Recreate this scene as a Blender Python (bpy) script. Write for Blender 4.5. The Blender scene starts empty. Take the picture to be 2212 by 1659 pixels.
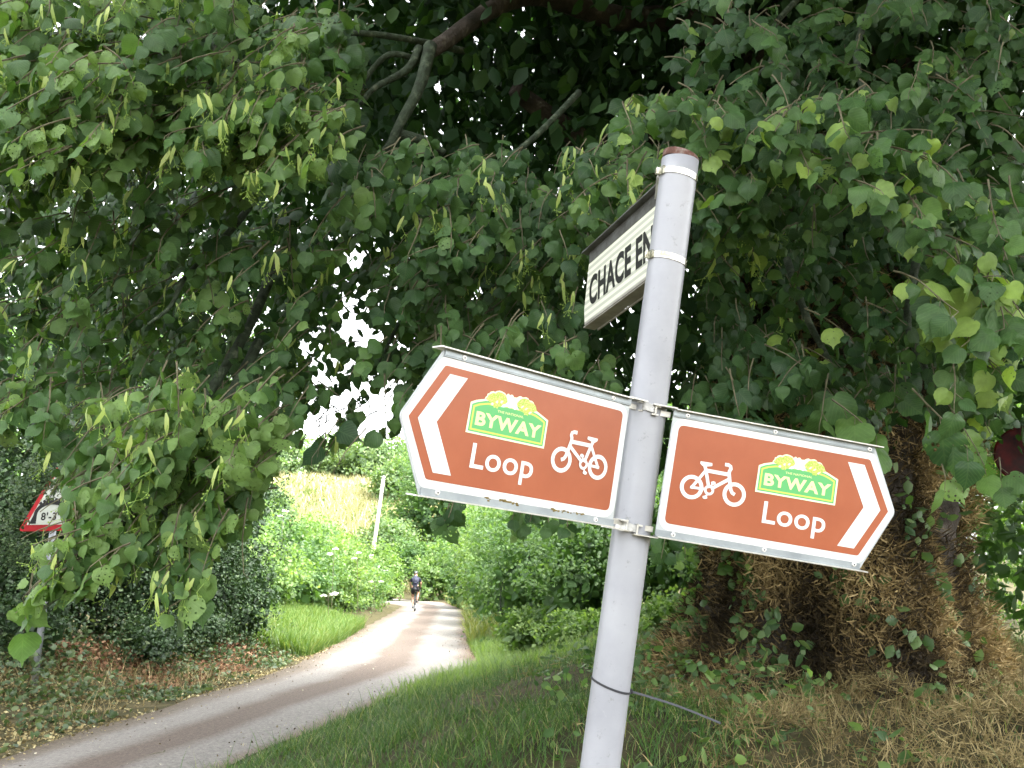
import bpy, bmesh, math, random
import numpy as np
from mathutils import Vector, Matrix

# ------------------------------------------------------------------ camera, sky, sun, exposure
SC = bpy.context.scene
COL = SC.collection
R = math.radians
PITCH = R(13.0); CAMZ = 1.5; F = 840.0           # F: focal length in pixels of a 1024 px wide picture
cd = bpy.data.cameras.new("camera"); cam = bpy.data.objects.new("camera", cd); COL.objects.link(cam)
cam.location = (0, 0, CAMZ); cam.rotation_euler = (R(90) + PITCH, 0, 0)
cd.sensor_width = 36.0; cd.lens = F / 1024 * 36.0; cd.clip_start = 0.05; cd.clip_end = 3000
cd.dof.use_dof = True; cd.dof.focus_distance = 1.9; cd.dof.aperture_fstop = 29.5 / 1.6
SC.camera = cam
SUN_EL, SUN_AZ = R(54), R(128)                    # azimuth clockwise from +Y: high, from the right behind the crown
w = bpy.data.worlds.new("World"); SC.world = w; w.use_nodes = True
nt = w.node_tree; bg = nt.nodes["Background"]
sky = nt.nodes.new("ShaderNodeTexSky"); sky.sky_type = 'NISHITA'; sky.sun_disc = False
sky.sun_elevation = SUN_EL; sky.sun_rotation = SUN_AZ; sky.dust_density = 4.0; sky.air_density = 1.0
hs = nt.nodes.new("ShaderNodeHueSaturation"); hs.inputs['Saturation'].default_value = 0.12
nt.links.new(sky.outputs[0], hs.inputs['Color']); nt.links.new(hs.outputs[0], bg.inputs[0])
bg.inputs[1].default_value = 0.15
sl = bpy.data.lights.new("sun", 'SUN'); sl.energy = 1.35; sl.angle = R(38); sl.color = (1.0, 0.96, 0.9)
so = bpy.data.objects.new("sun", sl); COL.objects.link(so)
sdir = Vector((math.sin(SUN_AZ) * math.cos(SUN_EL), math.cos(SUN_AZ) * math.cos(SUN_EL), math.sin(SUN_EL)))
so.rotation_euler = sdir.to_track_quat('Z', 'Y').to_euler(); so.location = (0, -5, 20)
SC.view_settings.view_transform = 'Standard'; SC.view_settings.look = 'None'
SC.view_settings.exposure = 3.15; SC.view_settings.gamma = 1.0; SC.view_settings.use_curve_mapping = False
SC.cycles.max_bounces = 6; SC.cycles.diffuse_bounces = 3; SC.cycles.glossy_bounces = 2
SC.cycles.transmission_bounces = 3; SC.cycles.transparent_max_bounces = 4
SC.cycles.use_denoising = True; SC.cycles.caustics_reflective = False; SC.cycles.caustics_refractive = False

rng = np.random.default_rng(7); random.seed(7)
CP, SP = math.cos(PITCH), math.sin(PITCH)

# ------------------------------------------------------------------ helpers
def c2w(P):                                       # camera-frame (right, up, forward) metres -> world
    P = np.asarray(P, float).reshape(-1, 3)
    return np.stack([P[:, 0], P[:, 2] * CP - P[:, 1] * SP, CAMZ + P[:, 1] * CP + P[:, 2] * SP], 1)
def at(dx, dy, depth):                            # point of the 2212 px wide study picture at a depth in metres
    dx = np.asarray(dx, float); dy = np.asarray(dy, float); depth = np.asarray(depth, float)
    k = 1024 / 2212
    x = (dx * k - 512) / F * depth; y = (384 - dy * k) / F * depth
    return c2w(np.stack(np.broadcast_arrays(x, y, depth), -1))
def tag(o, label=None, cat=None, group=None, kind=None):
    if label: o['label'] = label
    if cat: o['category'] = cat
    if group: o['group'] = group
    if kind: o['kind'] = kind
    return o
def empty(name, loc, label=None, cat=None, group=None, rz=0):
    o = bpy.data.objects.new(name, None); COL.objects.link(o); o.location = loc; o.rotation_euler = (0, 0, rz)
    o.empty_display_size = 0.2
    return tag(o, label, cat, group)
def root_loc(o):
    p = Vector((0, 0, 0))
    while o: p = p + o.location; o = o.parent
    return np.array(p)
def link_mesh(name, me, mats, parent=None, smooth=False):
    for m in (mats if isinstance(mats, (list, tuple)) else [mats]): me.materials.append(m)
    if smooth: me.polygons.foreach_set('use_smooth', np.ones(len(me.polygons), bool))
    o = bpy.data.objects.new(name, me); COL.objects.link(o)
    if parent is not None: o.parent = parent
    return o
def np_mesh(name, V, Fc, mats, parent=None, smooth=False, uv=None, tint=None, mi=None, local=False):
    """V (n,3) world coordinates; Fc list of arrays (m,k) of equal-sized faces; uv, tint per vertex"""
    V = np.asarray(V, float)
    if parent is not None and not local: V = V - root_loc(parent)
    if not isinstance(Fc, list): Fc = [Fc]
    Fc = [np.asarray(f, np.int32) for f in Fc if len(f)]
    me = bpy.data.meshes.new(name)
    me.vertices.add(len(V)); me.vertices.foreach_set('co', V.astype(np.float32).ravel())
    loops = np.concatenate([f.ravel() for f in Fc]); sizes = np.concatenate([np.full(len(f), f.shape[1]) for f in Fc])
    me.loops.add(len(loops)); me.loops.foreach_set('vertex_index', loops)
    me.polygons.add(len(sizes)); st = np.concatenate([[0], np.cumsum(sizes)[:-1]]).astype(np.int32)
    me.polygons.foreach_set('loop_start', st)
    if mi is not None: me.polygons.foreach_set('material_index', np.asarray(mi, np.int32))
    me.update(calc_edges=True)
    if uv is not None:
        l = me.uv_layers.new(name='uv'); l.data.foreach_set('uv', np.asarray(uv, np.float32)[loops].ravel())
    if tint is not None:
        a = me.attributes.new('tint', 'FLOAT', 'POINT'); a.data.foreach_set('value', np.asarray(tint, np.float32))
    return link_mesh(name, me, mats, parent, smooth)
class MB:                                         # small mesh collector
    def __init__(s): s.v = []; s.f = []; s.m = []
    def add(s, V, Fc, m=0):
        n = len(s.v); s.v += [tuple(p) for p in V]; s.f += [tuple(i + n for i in f) for f in Fc]; s.m += [m] * len(Fc)
    def box(s, M, x0, x1, y0, y1, z0, z1, m=0):
        P = [(x, y, z) for z in (z0, z1) for y in (y0, y1) for x in (x0, x1)]
        s.add([M(p) for p in P], [(0, 1, 3, 2), (4, 6, 7, 5), (0, 4, 5, 1), (2, 3, 7, 6), (0, 2, 6, 4), (1, 5, 7, 3)], m)
    def build(s, name, mats, parent=None, smooth=False):
        V = np.array(s.v)
        if parent is not None: V = V - root_loc(parent)
        me = bpy.data.meshes.new(name); me.from_pydata(V.tolist(), [], s.f)
        me.polygons.foreach_set('material_index', np.array(s.m, np.int32)); me.update()
        return link_mesh(name, me, mats, parent, smooth)
def frame_of(t):
    t = np.asarray(t, float); t = t / (np.linalg.norm(t) + 1e-9)
    a = np.array([0, 0, 1.]) if abs(t[2]) < .9 else np.array([1., 0, 0])
    u = np.cross(t, a); u /= np.linalg.norm(u); return u, np.cross(t, u), t
def tube(pts, rad, n=8, cap=True, wob=0):
    pts = np.asarray(pts, float); m = len(pts); rad = np.broadcast_to(np.asarray(rad, float), (m,))
    V = []; u0 = None
    for i in range(m):
        t = pts[min(i + 1, m - 1)] - pts[max(i - 1, 0)]
        u, v, t = frame_of(t)
        if u0 is not None:
            u = u0 - t * (u0 @ t); u /= np.linalg.norm(u) + 1e-9; v = np.cross(t, u)
        u0 = u
        for k in range(n):
            a = 2 * math.pi * k / n; r = rad[i] * (1 + wob * random.uniform(-1, 1))
            V.append(pts[i] + r * (math.cos(a) * u + math.sin(a) * v))
    Fc = [(i * n + k, i * n + (k + 1) % n, (i + 1) * n + (k + 1) % n, (i + 1) * n + k) for i in range(m - 1) for k in range(n)]
    if cap: Fc += [tuple(range(n))[::-1], tuple((m - 1) * n + k for k in range(n))]
    return V, Fc
def smooth_path(P, k=5):
    P = np.asarray(P, float); out = []
    for i in range(len(P) - 1):
        p0 = P[max(i - 1, 0)]; p1 = P[i]; p2 = P[i + 1]; p3 = P[min(i + 2, len(P) - 1)]
        for j in range(k):
            t = j / k
            out.append(.5 * ((2 * p1) + (-p0 + p2) * t + (2 * p0 - 5 * p1 + 4 * p2 - p3) * t * t + (-p0 + 3 * p1 - 3 * p2 + p3) * t ** 3))
    out.append(P[-1]); return np.array(out)
def inpoly(x, y, poly):
    poly = np.asarray(poly, float); r = np.zeros(np.shape(x), bool); j = len(poly) - 1
    for i in range(len(poly)):
        xi, yi = poly[i]; xj, yj = poly[j]
        c = ((yi > y) != (yj > y)) & (x < (xj - xi) * (y - yi) / (yj - yi + 1e-12) + xi)
        r ^= c; j = i
    return r
def norm(a): return a / (np.linalg.norm(a, axis=-1, keepdims=True) + 1e-9)
def sstep(a, b, x): t = np.clip((x - a) / (b - a), 0, 1); return t * t * (3 - 2 * t)

# ------------------------------------------------------------------ materials
def mat(name, col, rough=.6, metal=0, spec=.4):
    m = bpy.data.materials.new(name); m.use_nodes = True
    b = m.node_tree.nodes['Principled BSDF']
    b.inputs['Base Color'].default_value = (*col, 1); b.inputs['Roughness'].default_value = rough
    b.inputs['Metallic'].default_value = metal; b.inputs['Specular IOR Level'].default_value = spec
    return m
def N(m, t): return m.node_tree.nodes.new(t)
def L(m, a, b): m.node_tree.links.new(a, b)
def ramp(m, stops, fac):
    r = N(m, 'ShaderNodeValToRGB'); e = r.color_ramp.elements
    while len(e) < len(stops): e.new(0.5)
    for k, (p, c) in enumerate(stops): e[k].position = p; e[k].color = (*c, 1)
    L(m, fac, r.inputs[0]); return r.outputs[0]
def noise(m, scale, detail=4, vec=None, rough=.6):
    n = N(m, 'ShaderNodeTexNoise'); n.inputs['Scale'].default_value = scale; n.inputs['Detail'].default_value = detail
    n.inputs['Roughness'].default_value = rough
    if vec is None:
        g = N(m, 'ShaderNodeNewGeometry'); vec = g.outputs['Position']
    L(m, vec, n.inputs['Vector']); return n.outputs[0]
def bump(m, h, strength=.3, dist=.01):
    b = N(m, 'ShaderNodeBump'); b.inputs['Strength'].default_value = strength; b.inputs['Distance'].default_value = dist
    L(m, h, b.inputs['Height']); L(m, b.outputs[0], m.node_tree.nodes['Principled BSDF'].inputs['Normal'])
def noisy(name, stops, scale, rough=.7, metal=0, detail=5, bstr=.2, bdist=.01, bscale=None, spec=.3):
    m = mat(name, stops[0][1], rough, metal, spec)
    f = noise(m, scale, detail); L(m, ramp(m, stops, f), m.node_tree.nodes['Principled BSDF'].inputs['Base Color'])
    if bstr: bump(m, noise(m, bscale or scale * 3, 4), bstr, bdist)
    return m
def leaf_mat(name, stops, trans=.35, rough=.45, tcol=(1.25, 1.35, .5), veins=False, spec=.45, holes=False):
    """leaf: reflecting face mixed with translucency; colour by the leaf's own random tint"""
    m = bpy.data.materials.new(name); m.use_nodes = True; t = m.node_tree
    b = t.nodes['Principled BSDF']; out = t.nodes['Material Output']
    a = N(m, 'ShaderNodeAttribute'); a.attribute_name = 'tint'
    col = ramp(m, stops, a.outputs['Fac'])
    if veins:
        uv = N(m, 'ShaderNodeUVMap'); sx = N(m, 'ShaderNodeSeparateXYZ'); L(m, uv.outputs[0], sx.inputs[0])
        ab = N(m, 'ShaderNodeMath'); ab.operation = 'ABSOLUTE'; L(m, sx.outputs[0], ab.inputs[0])
        m1 = N(m, 'ShaderNodeMath'); m1.operation = 'MULTIPLY_ADD'; L(m, ab.outputs[0], m1.inputs[0]); m1.inputs[1].default_value = -.9; L(m, sx.outputs[1], m1.inputs[2])
        m2 = N(m, 'ShaderNodeMath'); m2.operation = 'MULTIPLY'; L(m, m1.outputs[0], m2.inputs[0]); m2.inputs[1].default_value = 44
        m3 = N(m, 'ShaderNodeMath'); m3.operation = 'SINE'; L(m, m2.outputs[0], m3.inputs[0])
        m4 = N(m, 'ShaderNodeMath'); m4.operation = 'POWER'; m3b = N(m, 'ShaderNodeMath'); m3b.operation = 'MULTIPLY_ADD'
        L(m, m3.outputs[0], m3b.inputs[0]); m3b.inputs[1].default_value = .5; m3b.inputs[2].default_value = .5
        L(m, m3b.outputs[0], m4.inputs[0]); m4.inputs[1].default_value = 5
        mr = N(m, 'ShaderNodeMapRange'); L(m, ab.outputs[0], mr.inputs[0]); mr.inputs[1].default_value = .012; mr.inputs[2].default_value = .035; mr.inputs[3].default_value = 1; mr.inputs[4].default_value = 0
        mx = N(m, 'ShaderNodeMath'); mx.operation = 'MAXIMUM'; L(m, m4.outputs[0], mx.inputs[0]); L(m, mr.outputs[0], mx.inputs[1])
        mm = N(m, 'ShaderNodeMath'); mm.operation = 'MULTIPLY'; L(m, mx.outputs[0], mm.inputs[0]); mm.inputs[1].default_value = .10
        cm = N(m, 'ShaderNodeMix'); cm.data_type = 'RGBA'; L(m, mm.outputs[0], cm.inputs[0]); L(m, col, cm.inputs[6]); cm.inputs[7].default_value = (.22, .30, .12, 1)
        nz = noise(m, 35, 3); r2 = ramp(m, [(0.3, (.8, .8, .8)), (.7, (1.15, 1.15, 1.15))], nz)
        c2 = N(m, 'ShaderNodeMix'); c2.data_type = 'RGBA'; c2.blend_type = 'MULTIPLY'; c2.inputs[0].default_value = 1
        L(m, cm.outputs[2], c2.inputs[6]); L(m, r2, c2.inputs[7]); col = c2.outputs[2]
        bp = N(m, 'ShaderNodeBump'); bp.inputs['Strength'].default_value = .18; bp.inputs['Distance'].default_value = .002; bp.invert = True
        L(m, mx.outputs[0], bp.inputs['Height']); L(m, bp.outputs[0], b.inputs['Normal'])
    L(m, col, b.inputs['Base Color']); b.inputs['Roughness'].default_value = rough; b.inputs['Specular IOR Level'].default_value = spec
    tr = N(m, 'ShaderNodeBsdfTranslucent'); mc = N(m, 'ShaderNodeMix'); mc.data_type = 'RGBA'; mc.blend_type = 'MULTIPLY'; mc.inputs[0].default_value = 1
    L(m, col, mc.inputs[6]); mc.inputs[7].default_value = (*[min(1.0, c / 1.5) for c in tcol], 1)
    g = N(m, 'ShaderNodeMix'); g.data_type = 'RGBA'; g.blend_type = 'ADD'; g.inputs[0].default_value = 1
    L(m, mc.outputs[2], g.inputs[6]); L(m, mc.outputs[2], g.inputs[7]); L(m, g.outputs[2], tr.inputs[0])
    mix = N(m, 'ShaderNodeMixShader'); mix.inputs[0].default_value = trans
    L(m, b.outputs[0], mix.inputs[1]); L(m, tr.outputs[0], mix.inputs[2])
    last = mix.outputs[0]
    if holes:                                     # insect holes in a few of the leaves
        v = N(m, 'ShaderNodeTexVoronoi'); v.inputs['Scale'].default_value = 5.5; uv2 = N(m, 'ShaderNodeUVMap')
        ad = N(m, 'ShaderNodeVectorMath'); ad.operation = 'ADD'; cb = N(m, 'ShaderNodeCombineXYZ')
        k = N(m, 'ShaderNodeMath'); k.operation = 'MULTIPLY'; k.inputs[1].default_value = 97; L(m, a.outputs['Fac'], k.inputs[0]); L(m, k.outputs[0], cb.inputs[0])
        L(m, uv2.outputs[0], ad.inputs[0]); L(m, cb.outputs[0], ad.inputs[1]); L(m, ad.outputs[0], v.inputs['Vector'])
        fr = N(m, 'ShaderNodeMath'); fr.operation = 'MULTIPLY'; fr.inputs[1].default_value = 613; L(m, a.outputs['Fac'], fr.inputs[0])
        f2 = N(m, 'ShaderNodeMath'); f2.operation = 'FRACT'; L(m, fr.outputs[0], f2.inputs[0])
        th = N(m, 'ShaderNodeMapRange'); L(m, f2.outputs[0], th.inputs[0]); th.inputs[1].default_value = .72; th.inputs[2].default_value = 1; th.inputs[3].default_value = -.01; th.inputs[4].default_value = .3
        lt = N(m, 'ShaderNodeMath'); lt.operation = 'LESS_THAN'; L(m, v.outputs['Distance'], lt.inputs[0]); L(m, th.outputs[0], lt.inputs[1])
        tp = N(m, 'ShaderNodeBsdfTransparent'); m2 = N(m, 'ShaderNodeMixShader'); L(m, lt.outputs[0], m2.inputs[0]); L(m, last, m2.inputs[1]); L(m, tp.outputs[0], m2.inputs[2]); last = m2.outputs[0]
    L(m, last, out.inputs[0])
    return m

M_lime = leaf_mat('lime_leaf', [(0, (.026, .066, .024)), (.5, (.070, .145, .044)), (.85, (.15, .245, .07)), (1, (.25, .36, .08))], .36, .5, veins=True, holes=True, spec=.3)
M_limeshade = leaf_mat('lime_leaf_shade_tone', [(0, (.013, .036, .012)), (.6, (.023, .058, .019)), (1, (.055, .115, .03))], .34, .6, spec=.2)  # darker copy of the lime leaf; the crown's inner shade put into colour
M_bract = leaf_mat('lime_bract', [(0, (.30, .42, .11)), (1, (.55, .64, .22))], .45, .5, (1.1, 1.1, .6))
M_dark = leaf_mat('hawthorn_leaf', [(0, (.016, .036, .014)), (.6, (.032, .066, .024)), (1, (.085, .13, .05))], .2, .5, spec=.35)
M_hedge = leaf_mat('hedge_leaf', [(0, (.07, .13, .04)), (.6, (.14, .225, .07)), (1, (.26, .34, .12))], .45, .5)  # albedo lifted to stand in for the pale, overexposed haze of the background
M_hedge2 = leaf_mat('hazel_leaf', [(0, (.045, .10, .035)), (.6, (.10, .18, .06)), (1, (.18, .27, .10))], .42, .5)
M_bright = leaf_mat('willow_leaf', [(0, (.06, .13, .025)), (.6, (.10, .19, .04)), (1, (.17, .26, .05))], .45, .5)
M_far = leaf_mat('far_leaf', [(0, (.09, .15, .07)), (.6, (.14, .21, .09)), (1, (.21, .27, .11))], .4, .6)
M_grass = leaf_mat('grass_blade', [(0, (.035, .085, .018)), (.5, (.065, .145, .032)), (.85, (.12, .20, .05)), (1, (.36, .34, .17))], .3, .5)
M_lawn = leaf_mat('bright_grass', [(0, (.06, .12, .03)), (.8, (.13, .20, .05)), (1, (.22, .24, .09))], .4, .5)
M_straw = leaf_mat('dry_grass', [(0, (.05, .045, .022)), (.35, (.16, .125, .055)), (.8, (.38, .31, .15)), (1, (.58, .52, .29))], .2, .7, (1, .95, .8), spec=.2)
M_reed = leaf_mat('pale_dry_grass', [(0, (.30, .29, .14)), (1, (.58, .56, .33))], .25, .7, (1, .95, .8), spec=.2)
M_ivy = leaf_mat('dead_ivy', [(0, (.02, .016, .012)), (.35, (.06, .046, .024)), (.6, (.25, .185, .085)), (1, (.56, .44, .22))], .15, .75, (1, .9, .7), spec=.15)
M_bracken = leaf_mat('dead_bracken', [(0, (.07, .035, .02)), (.5, (.18, .09, .05)), (1, (.32, .20, .12))], .2, .7, (1, .9, .7), spec=.2)
M_flower = mat('white_flower', (.75, .75, .65), .8)
M_bark = noisy('bark', [(.3, (.022, .028, .017)), (.55, (.049, .070, .042)), (.75, (.17, .19, .13))], 22, .85, 0, 6, .7, .02, 40)
M_barkdark = noisy('trunk_bark', [(.3, (.02, .02, .014)), (.6, (.06, .049, .04)), (.8, (.20, .19, .15))], 9, .9, 0, 6, .8, .03, 22)
M_twig = noisy('twig', [(.3, (.07, .06, .035)), (.7, (.16, .15, .09))], 30, .8, 0, 3, 0)

# ------------------------------------------------------------------ lane outline and ground height
LY = np.array([-30, 0, 7.6, 14.2, 21, 28.6, 38, 47, 54, 60, 66]); LXv = np.array([-6.5, -5.2, -4.35, -3.8, -4.05, -4.65, -5.25, -5.95, -8.2, -12, -20])
RY = np.array([-30, 0, 7.3, 10, 12.5, 15.2, 20, 28.6, 41, 54, 66, 72]); RXv = np.array([-3.6, -2.8, -2.3, -1.8, -1.3, -.55, -1.0, -1.5, -2.25, -4.2, -9.5, -20])
def xl(y): return np.interp(y, LY, LXv)
def xr(y): return np.interp(y, RY, RXv)
def hz(x, y):
    x = np.asarray(x, float); y = np.asarray(y, float)
    dr = x - xr(y); dl = xl(y) - x
    rb = sstep(0, 3.4, dr) * (.16 + .50 * sstep(2.0, 5.2, y) * (1 - sstep(10.5, 15, y))) + .06 * sstep(0, .4, dr)
    lb = sstep(0, 2.2, dl) * .38
    far = sstep(64, 78, y - .12 * x) * 1.5 + 9.5 * sstep(72, 105, y - .15 * x) * sstep(14, -8, x)
    far = far + 3.0 * sstep(70, 140, y)
    und = .025 * np.sin(x * 2.1 + .6) * np.sin(y * 1.7) * sstep(.1, 1, np.maximum(dr, dl))
    return np.where(np.maximum(dr, dl) > 0, rb + lb + und, 0) * (y < 200) + far

# ground sheet
xs = np.unique(np.concatenate([np.linspace(-400, -30, 24), np.linspace(-30, -9, 40), np.linspace(-9, 9, 150), np.linspace(9, 40, 50), np.linspace(40, 400, 24)]))
ys = np.unique(np.concatenate([np.linspace(-200, -6, 16), np.linspace(-6, 30, 190), np.linspace(30, 130, 140), np.linspace(130, 900, 30)]))
GX, GY = np.meshgrid(xs, ys); GZ = hz(GX, GY)
V = np.stack([GX.ravel(), GY.ravel(), GZ.ravel()], 1); nx = len(xs); ny = len(ys)
I = (np.arange(ny - 1)[:, None] * nx + np.arange(nx - 1)[None]).ravel()
M_ground = noisy('soil', [(.3, (.04, .035, .02)), (.5, (.065, .06, .03)), (.7, (.11, .09, .05))], 3.5, .95, 0, 8, .5, .03, 25, .1)
tag(np_mesh('ground', V, np.stack([I, I + 1, I + nx + 1, I + nx], 1), M_ground, smooth=True), kind='structure')

# lane
yy = np.concatenate([np.linspace(-30, 47, 160), np.linspace(48, 66, 30)])
uu = np.linspace(0, 1, 15); P = []; UV = []
for y in yy:
    a = xl(y); yb = y if y < 47 else 47 + (y - 47) * 25 / 19; b = xr(yb)
    for u in uu:
        wv = .05 * math.sin(y * 1.9 + 2) * (1 if u == 1 else 0) - .05 * math.sin(y * 2.3) * (1 if u == 0 else 0)
        x = a + (b - a) * u + wv; yq = y + (yb - y) * u
        P.append((x, yq, .012 + .035 * math.sin(u * math.pi) - .012 * (math.sin(u * 3 * math.pi) ** 2))); UV.append((u, y * .1))
P = np.array(P); k = len(uu); I = (np.arange(len(yy) - 1)[:, None] * k + np.arange(k - 1)[None]).ravel()
M_lane = mat('lane_surface', (.2, .19, .18), .85, 0, .3)
uvn = N(M_lane, 'ShaderNodeUVMap'); sep = N(M_lane, 'ShaderNodeSeparateXYZ'); L(M_lane, uvn.outputs[0], sep.inputs[0])
n1 = noise(M_lane, .55, 4); ma = N(M_lane, 'ShaderNodeMath'); ma.operation = 'MULTIPLY_ADD'; L(M_lane, n1, ma.inputs[0]); ma.inputs[1].default_value = .20
mb2 = N(M_lane, 'ShaderNodeMath'); mb2.operation = 'SUBTRACT'; L(M_lane, sep.outputs[0], mb2.inputs[0]); mb2.inputs[1].default_value = .10; L(M_lane, mb2.outputs[0], ma.inputs[2])
pale = (.215, .20, .182); brn = (.125, .098, .080)
c1 = ramp(M_lane, [(0, (.10, .078, .055)), (.10, (.14, .118, .095)), (.19, pale), (.34, pale), (.44, brn), (.60, brn), (.70, pale), (.88, pale), (1, (.15, .10, .07))], ma.outputs[0])
n2 = noise(M_lane, 26, 10, rough=.9); r2 = ramp(M_lane, [(.36, (.42, .41, .40)), (.5, (.95, .95, .95)), (.66, (1.55, 1.52, 1.48))], n2)
mx = N(M_lane, 'ShaderNodeMix'); mx.data_type = 'RGBA'; mx.blend_type = 'MULTIPLY'; mx.inputs[0].default_value = 1
L(M_lane, c1, mx.inputs[6]); L(M_lane, r2, mx.inputs[7]); L(M_lane, mx.outputs[2], M_lane.node_tree.nodes['Principled BSDF'].inputs['Base Color'])
bump(M_lane, noise(M_lane, 60, 6), .5, .012)
tag(np_mesh('lane', P, np.stack([I, I + 1, I + k + 1, I + k], 1), M_lane, smooth=True, uv=np.array(UV)), kind='structure')

# ------------------------------------------------------------------ leaf scattering
def basis(y, n):                                  # y: leaf axis, n: wanted normal
    y = norm(y); n = norm(n - y * np.sum(n * y, -1, keepdims=True)); return np.cross(y, n), y, n
def tmpl_lime(curl=.15, fold=.22, side=0, wave=.03, ph=0, lob=0):
    key = np.array([(0, .06), (.10, -.01), (.22, -.035), (.37, .01), (.49, .14), (.545, .32), (.53, .50), (.45, .66), (.30, .79), (.14, .89), (.045, .99), (0, 1.13)])
    t = np.linspace(0, len(key) - 1, 19); ox = np.interp(t, np.arange(len(key)), key[:, 0]); oy = np.interp(t, np.arange(len(key)), key[:, 1])
    V = [(0, .06), (0, 1.13), (0, .30), (0, .62)]; n = len(t) - 2
    for sg in (1, -1):
        for i in range(1, n + 1):
            k = 1 + (.035 if i % 2 else -.02) + lob * math.sin(i * 1.1 + ph + sg)
            V.append((sg * ox[i] * k * (1 + side * sg), oy[i] + .012 * (i % 2)))
    P = []
    for (x, y) in V: P.append((x, y, -fold * abs(x) ** 1.2 - curl * y * y + wave * math.sin(9 * y + ph) * min(1, abs(x) * 3) + .5 * side * x))
    f = []
    for q in (0, 1):
        b = 4 + q * n; seq = [0] + list(range(b, b + n)) + [1]
        for k in range(len(seq) - 1):
            m = 2 if (V[seq[k]][1] + V[seq[k + 1]][1]) / 2 < .5 else 3
            f.append((m, seq[k], seq[k + 1]) if q == 0 else (m, seq[k + 1], seq[k]))
        hi = next(k for k in range(len(seq) - 1) if (V[seq[k]][1] + V[seq[k + 1]][1]) / 2 >= .5 and k > 3)
        f.append((2, seq[hi], 3) if q == 0 else (2, 3, seq[hi]))
    return np.array(P), np.array(f), np.array(V)
T_LIME = [tmpl_lime(.12, .2, .03, .03, 0), tmpl_lime(.3, .5, .08, .04, 1), tmpl_lime(-.08, .12, -.08, .05, 2, .05), tmpl_lime(.5, .3, .12, .03, 3), tmpl_lime(.2, .8, -.04, .05, 4), tmpl_lime(.65, .1, -.1, .06, 5, .06)]
NT = len(T_LIME)
T_LEAF = (np.array([(0, 0, 0), (.34, .35, -.1), (.26, .75, -.12), (0, 1.05, -.12), (-.26, .75, -.12), (-.34, .35, -.1), (0, .5, .02)]),
          np.array([(6, 0, 1), (6, 1, 2), (6, 2, 3), (6, 3, 4), (6, 4, 5), (6, 5, 0)]), None)
T_SMALL = (np.array([(0, 0, 0), (.36, .5, -.08), (0, 1, -.05), (-.36, .5, -.08)]), np.array([(0, 1, 2), (0, 2, 3)]), None)
T_BRACT = (np.array([(-.03, 0, 0), (.03, 0, 0), (-.10, .3, .06), (.09, .3, .03), (-.04, .68, -.06), (.16, .65, -.10), (.12, 1, -.3)]),
           np.array([(0, 1, 3), (0, 3, 2), (2, 3, 5), (2, 5, 4), (4, 5, 6)]), None)
def scatter(pos, yax, nrm, size, tm, tint, width=None):
    """arrays of leaves -> V, F, uv, tint"""
    X, Y, Z = basis(yax, nrm); TV, TF, TU = tm; m = len(TV); n = len(pos)
    size = np.broadcast_to(size, (n,)); wd = size if width is None else width
    V = pos[:, None] + X[:, None] * (TV[None, :, 0:1] * wd[:, None, None]) + Y[:, None] * (TV[None, :, 1:2] * size[:, None, None]) + Z[:, None] * (TV[None, :, 2:3] * size[:, None, None])
    Fc = TF[None] + (np.arange(n) * m)[:, None, None]
    uv = np.tile(TU if TU is not None else TV[:, :2], (n, 1))
    return V.reshape(-1, 3), Fc.reshape(-1, 3), uv, np.repeat(tint, m)
def join(parts):
    Vs, Fs, Us, Ts = [], [], [], []; n = 0
    for V, Fc, U, T in parts: Vs.append(V); Fs.append(Fc + n); Us.append(U); Ts.append(T); n += len(V)
    return np.concatenate(Vs), np.concatenate(Fs), np.concatenate(Us), np.concatenate(Ts)
def rnd(n, s=1.0): return rng.normal(0, s, (n, 3))
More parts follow.
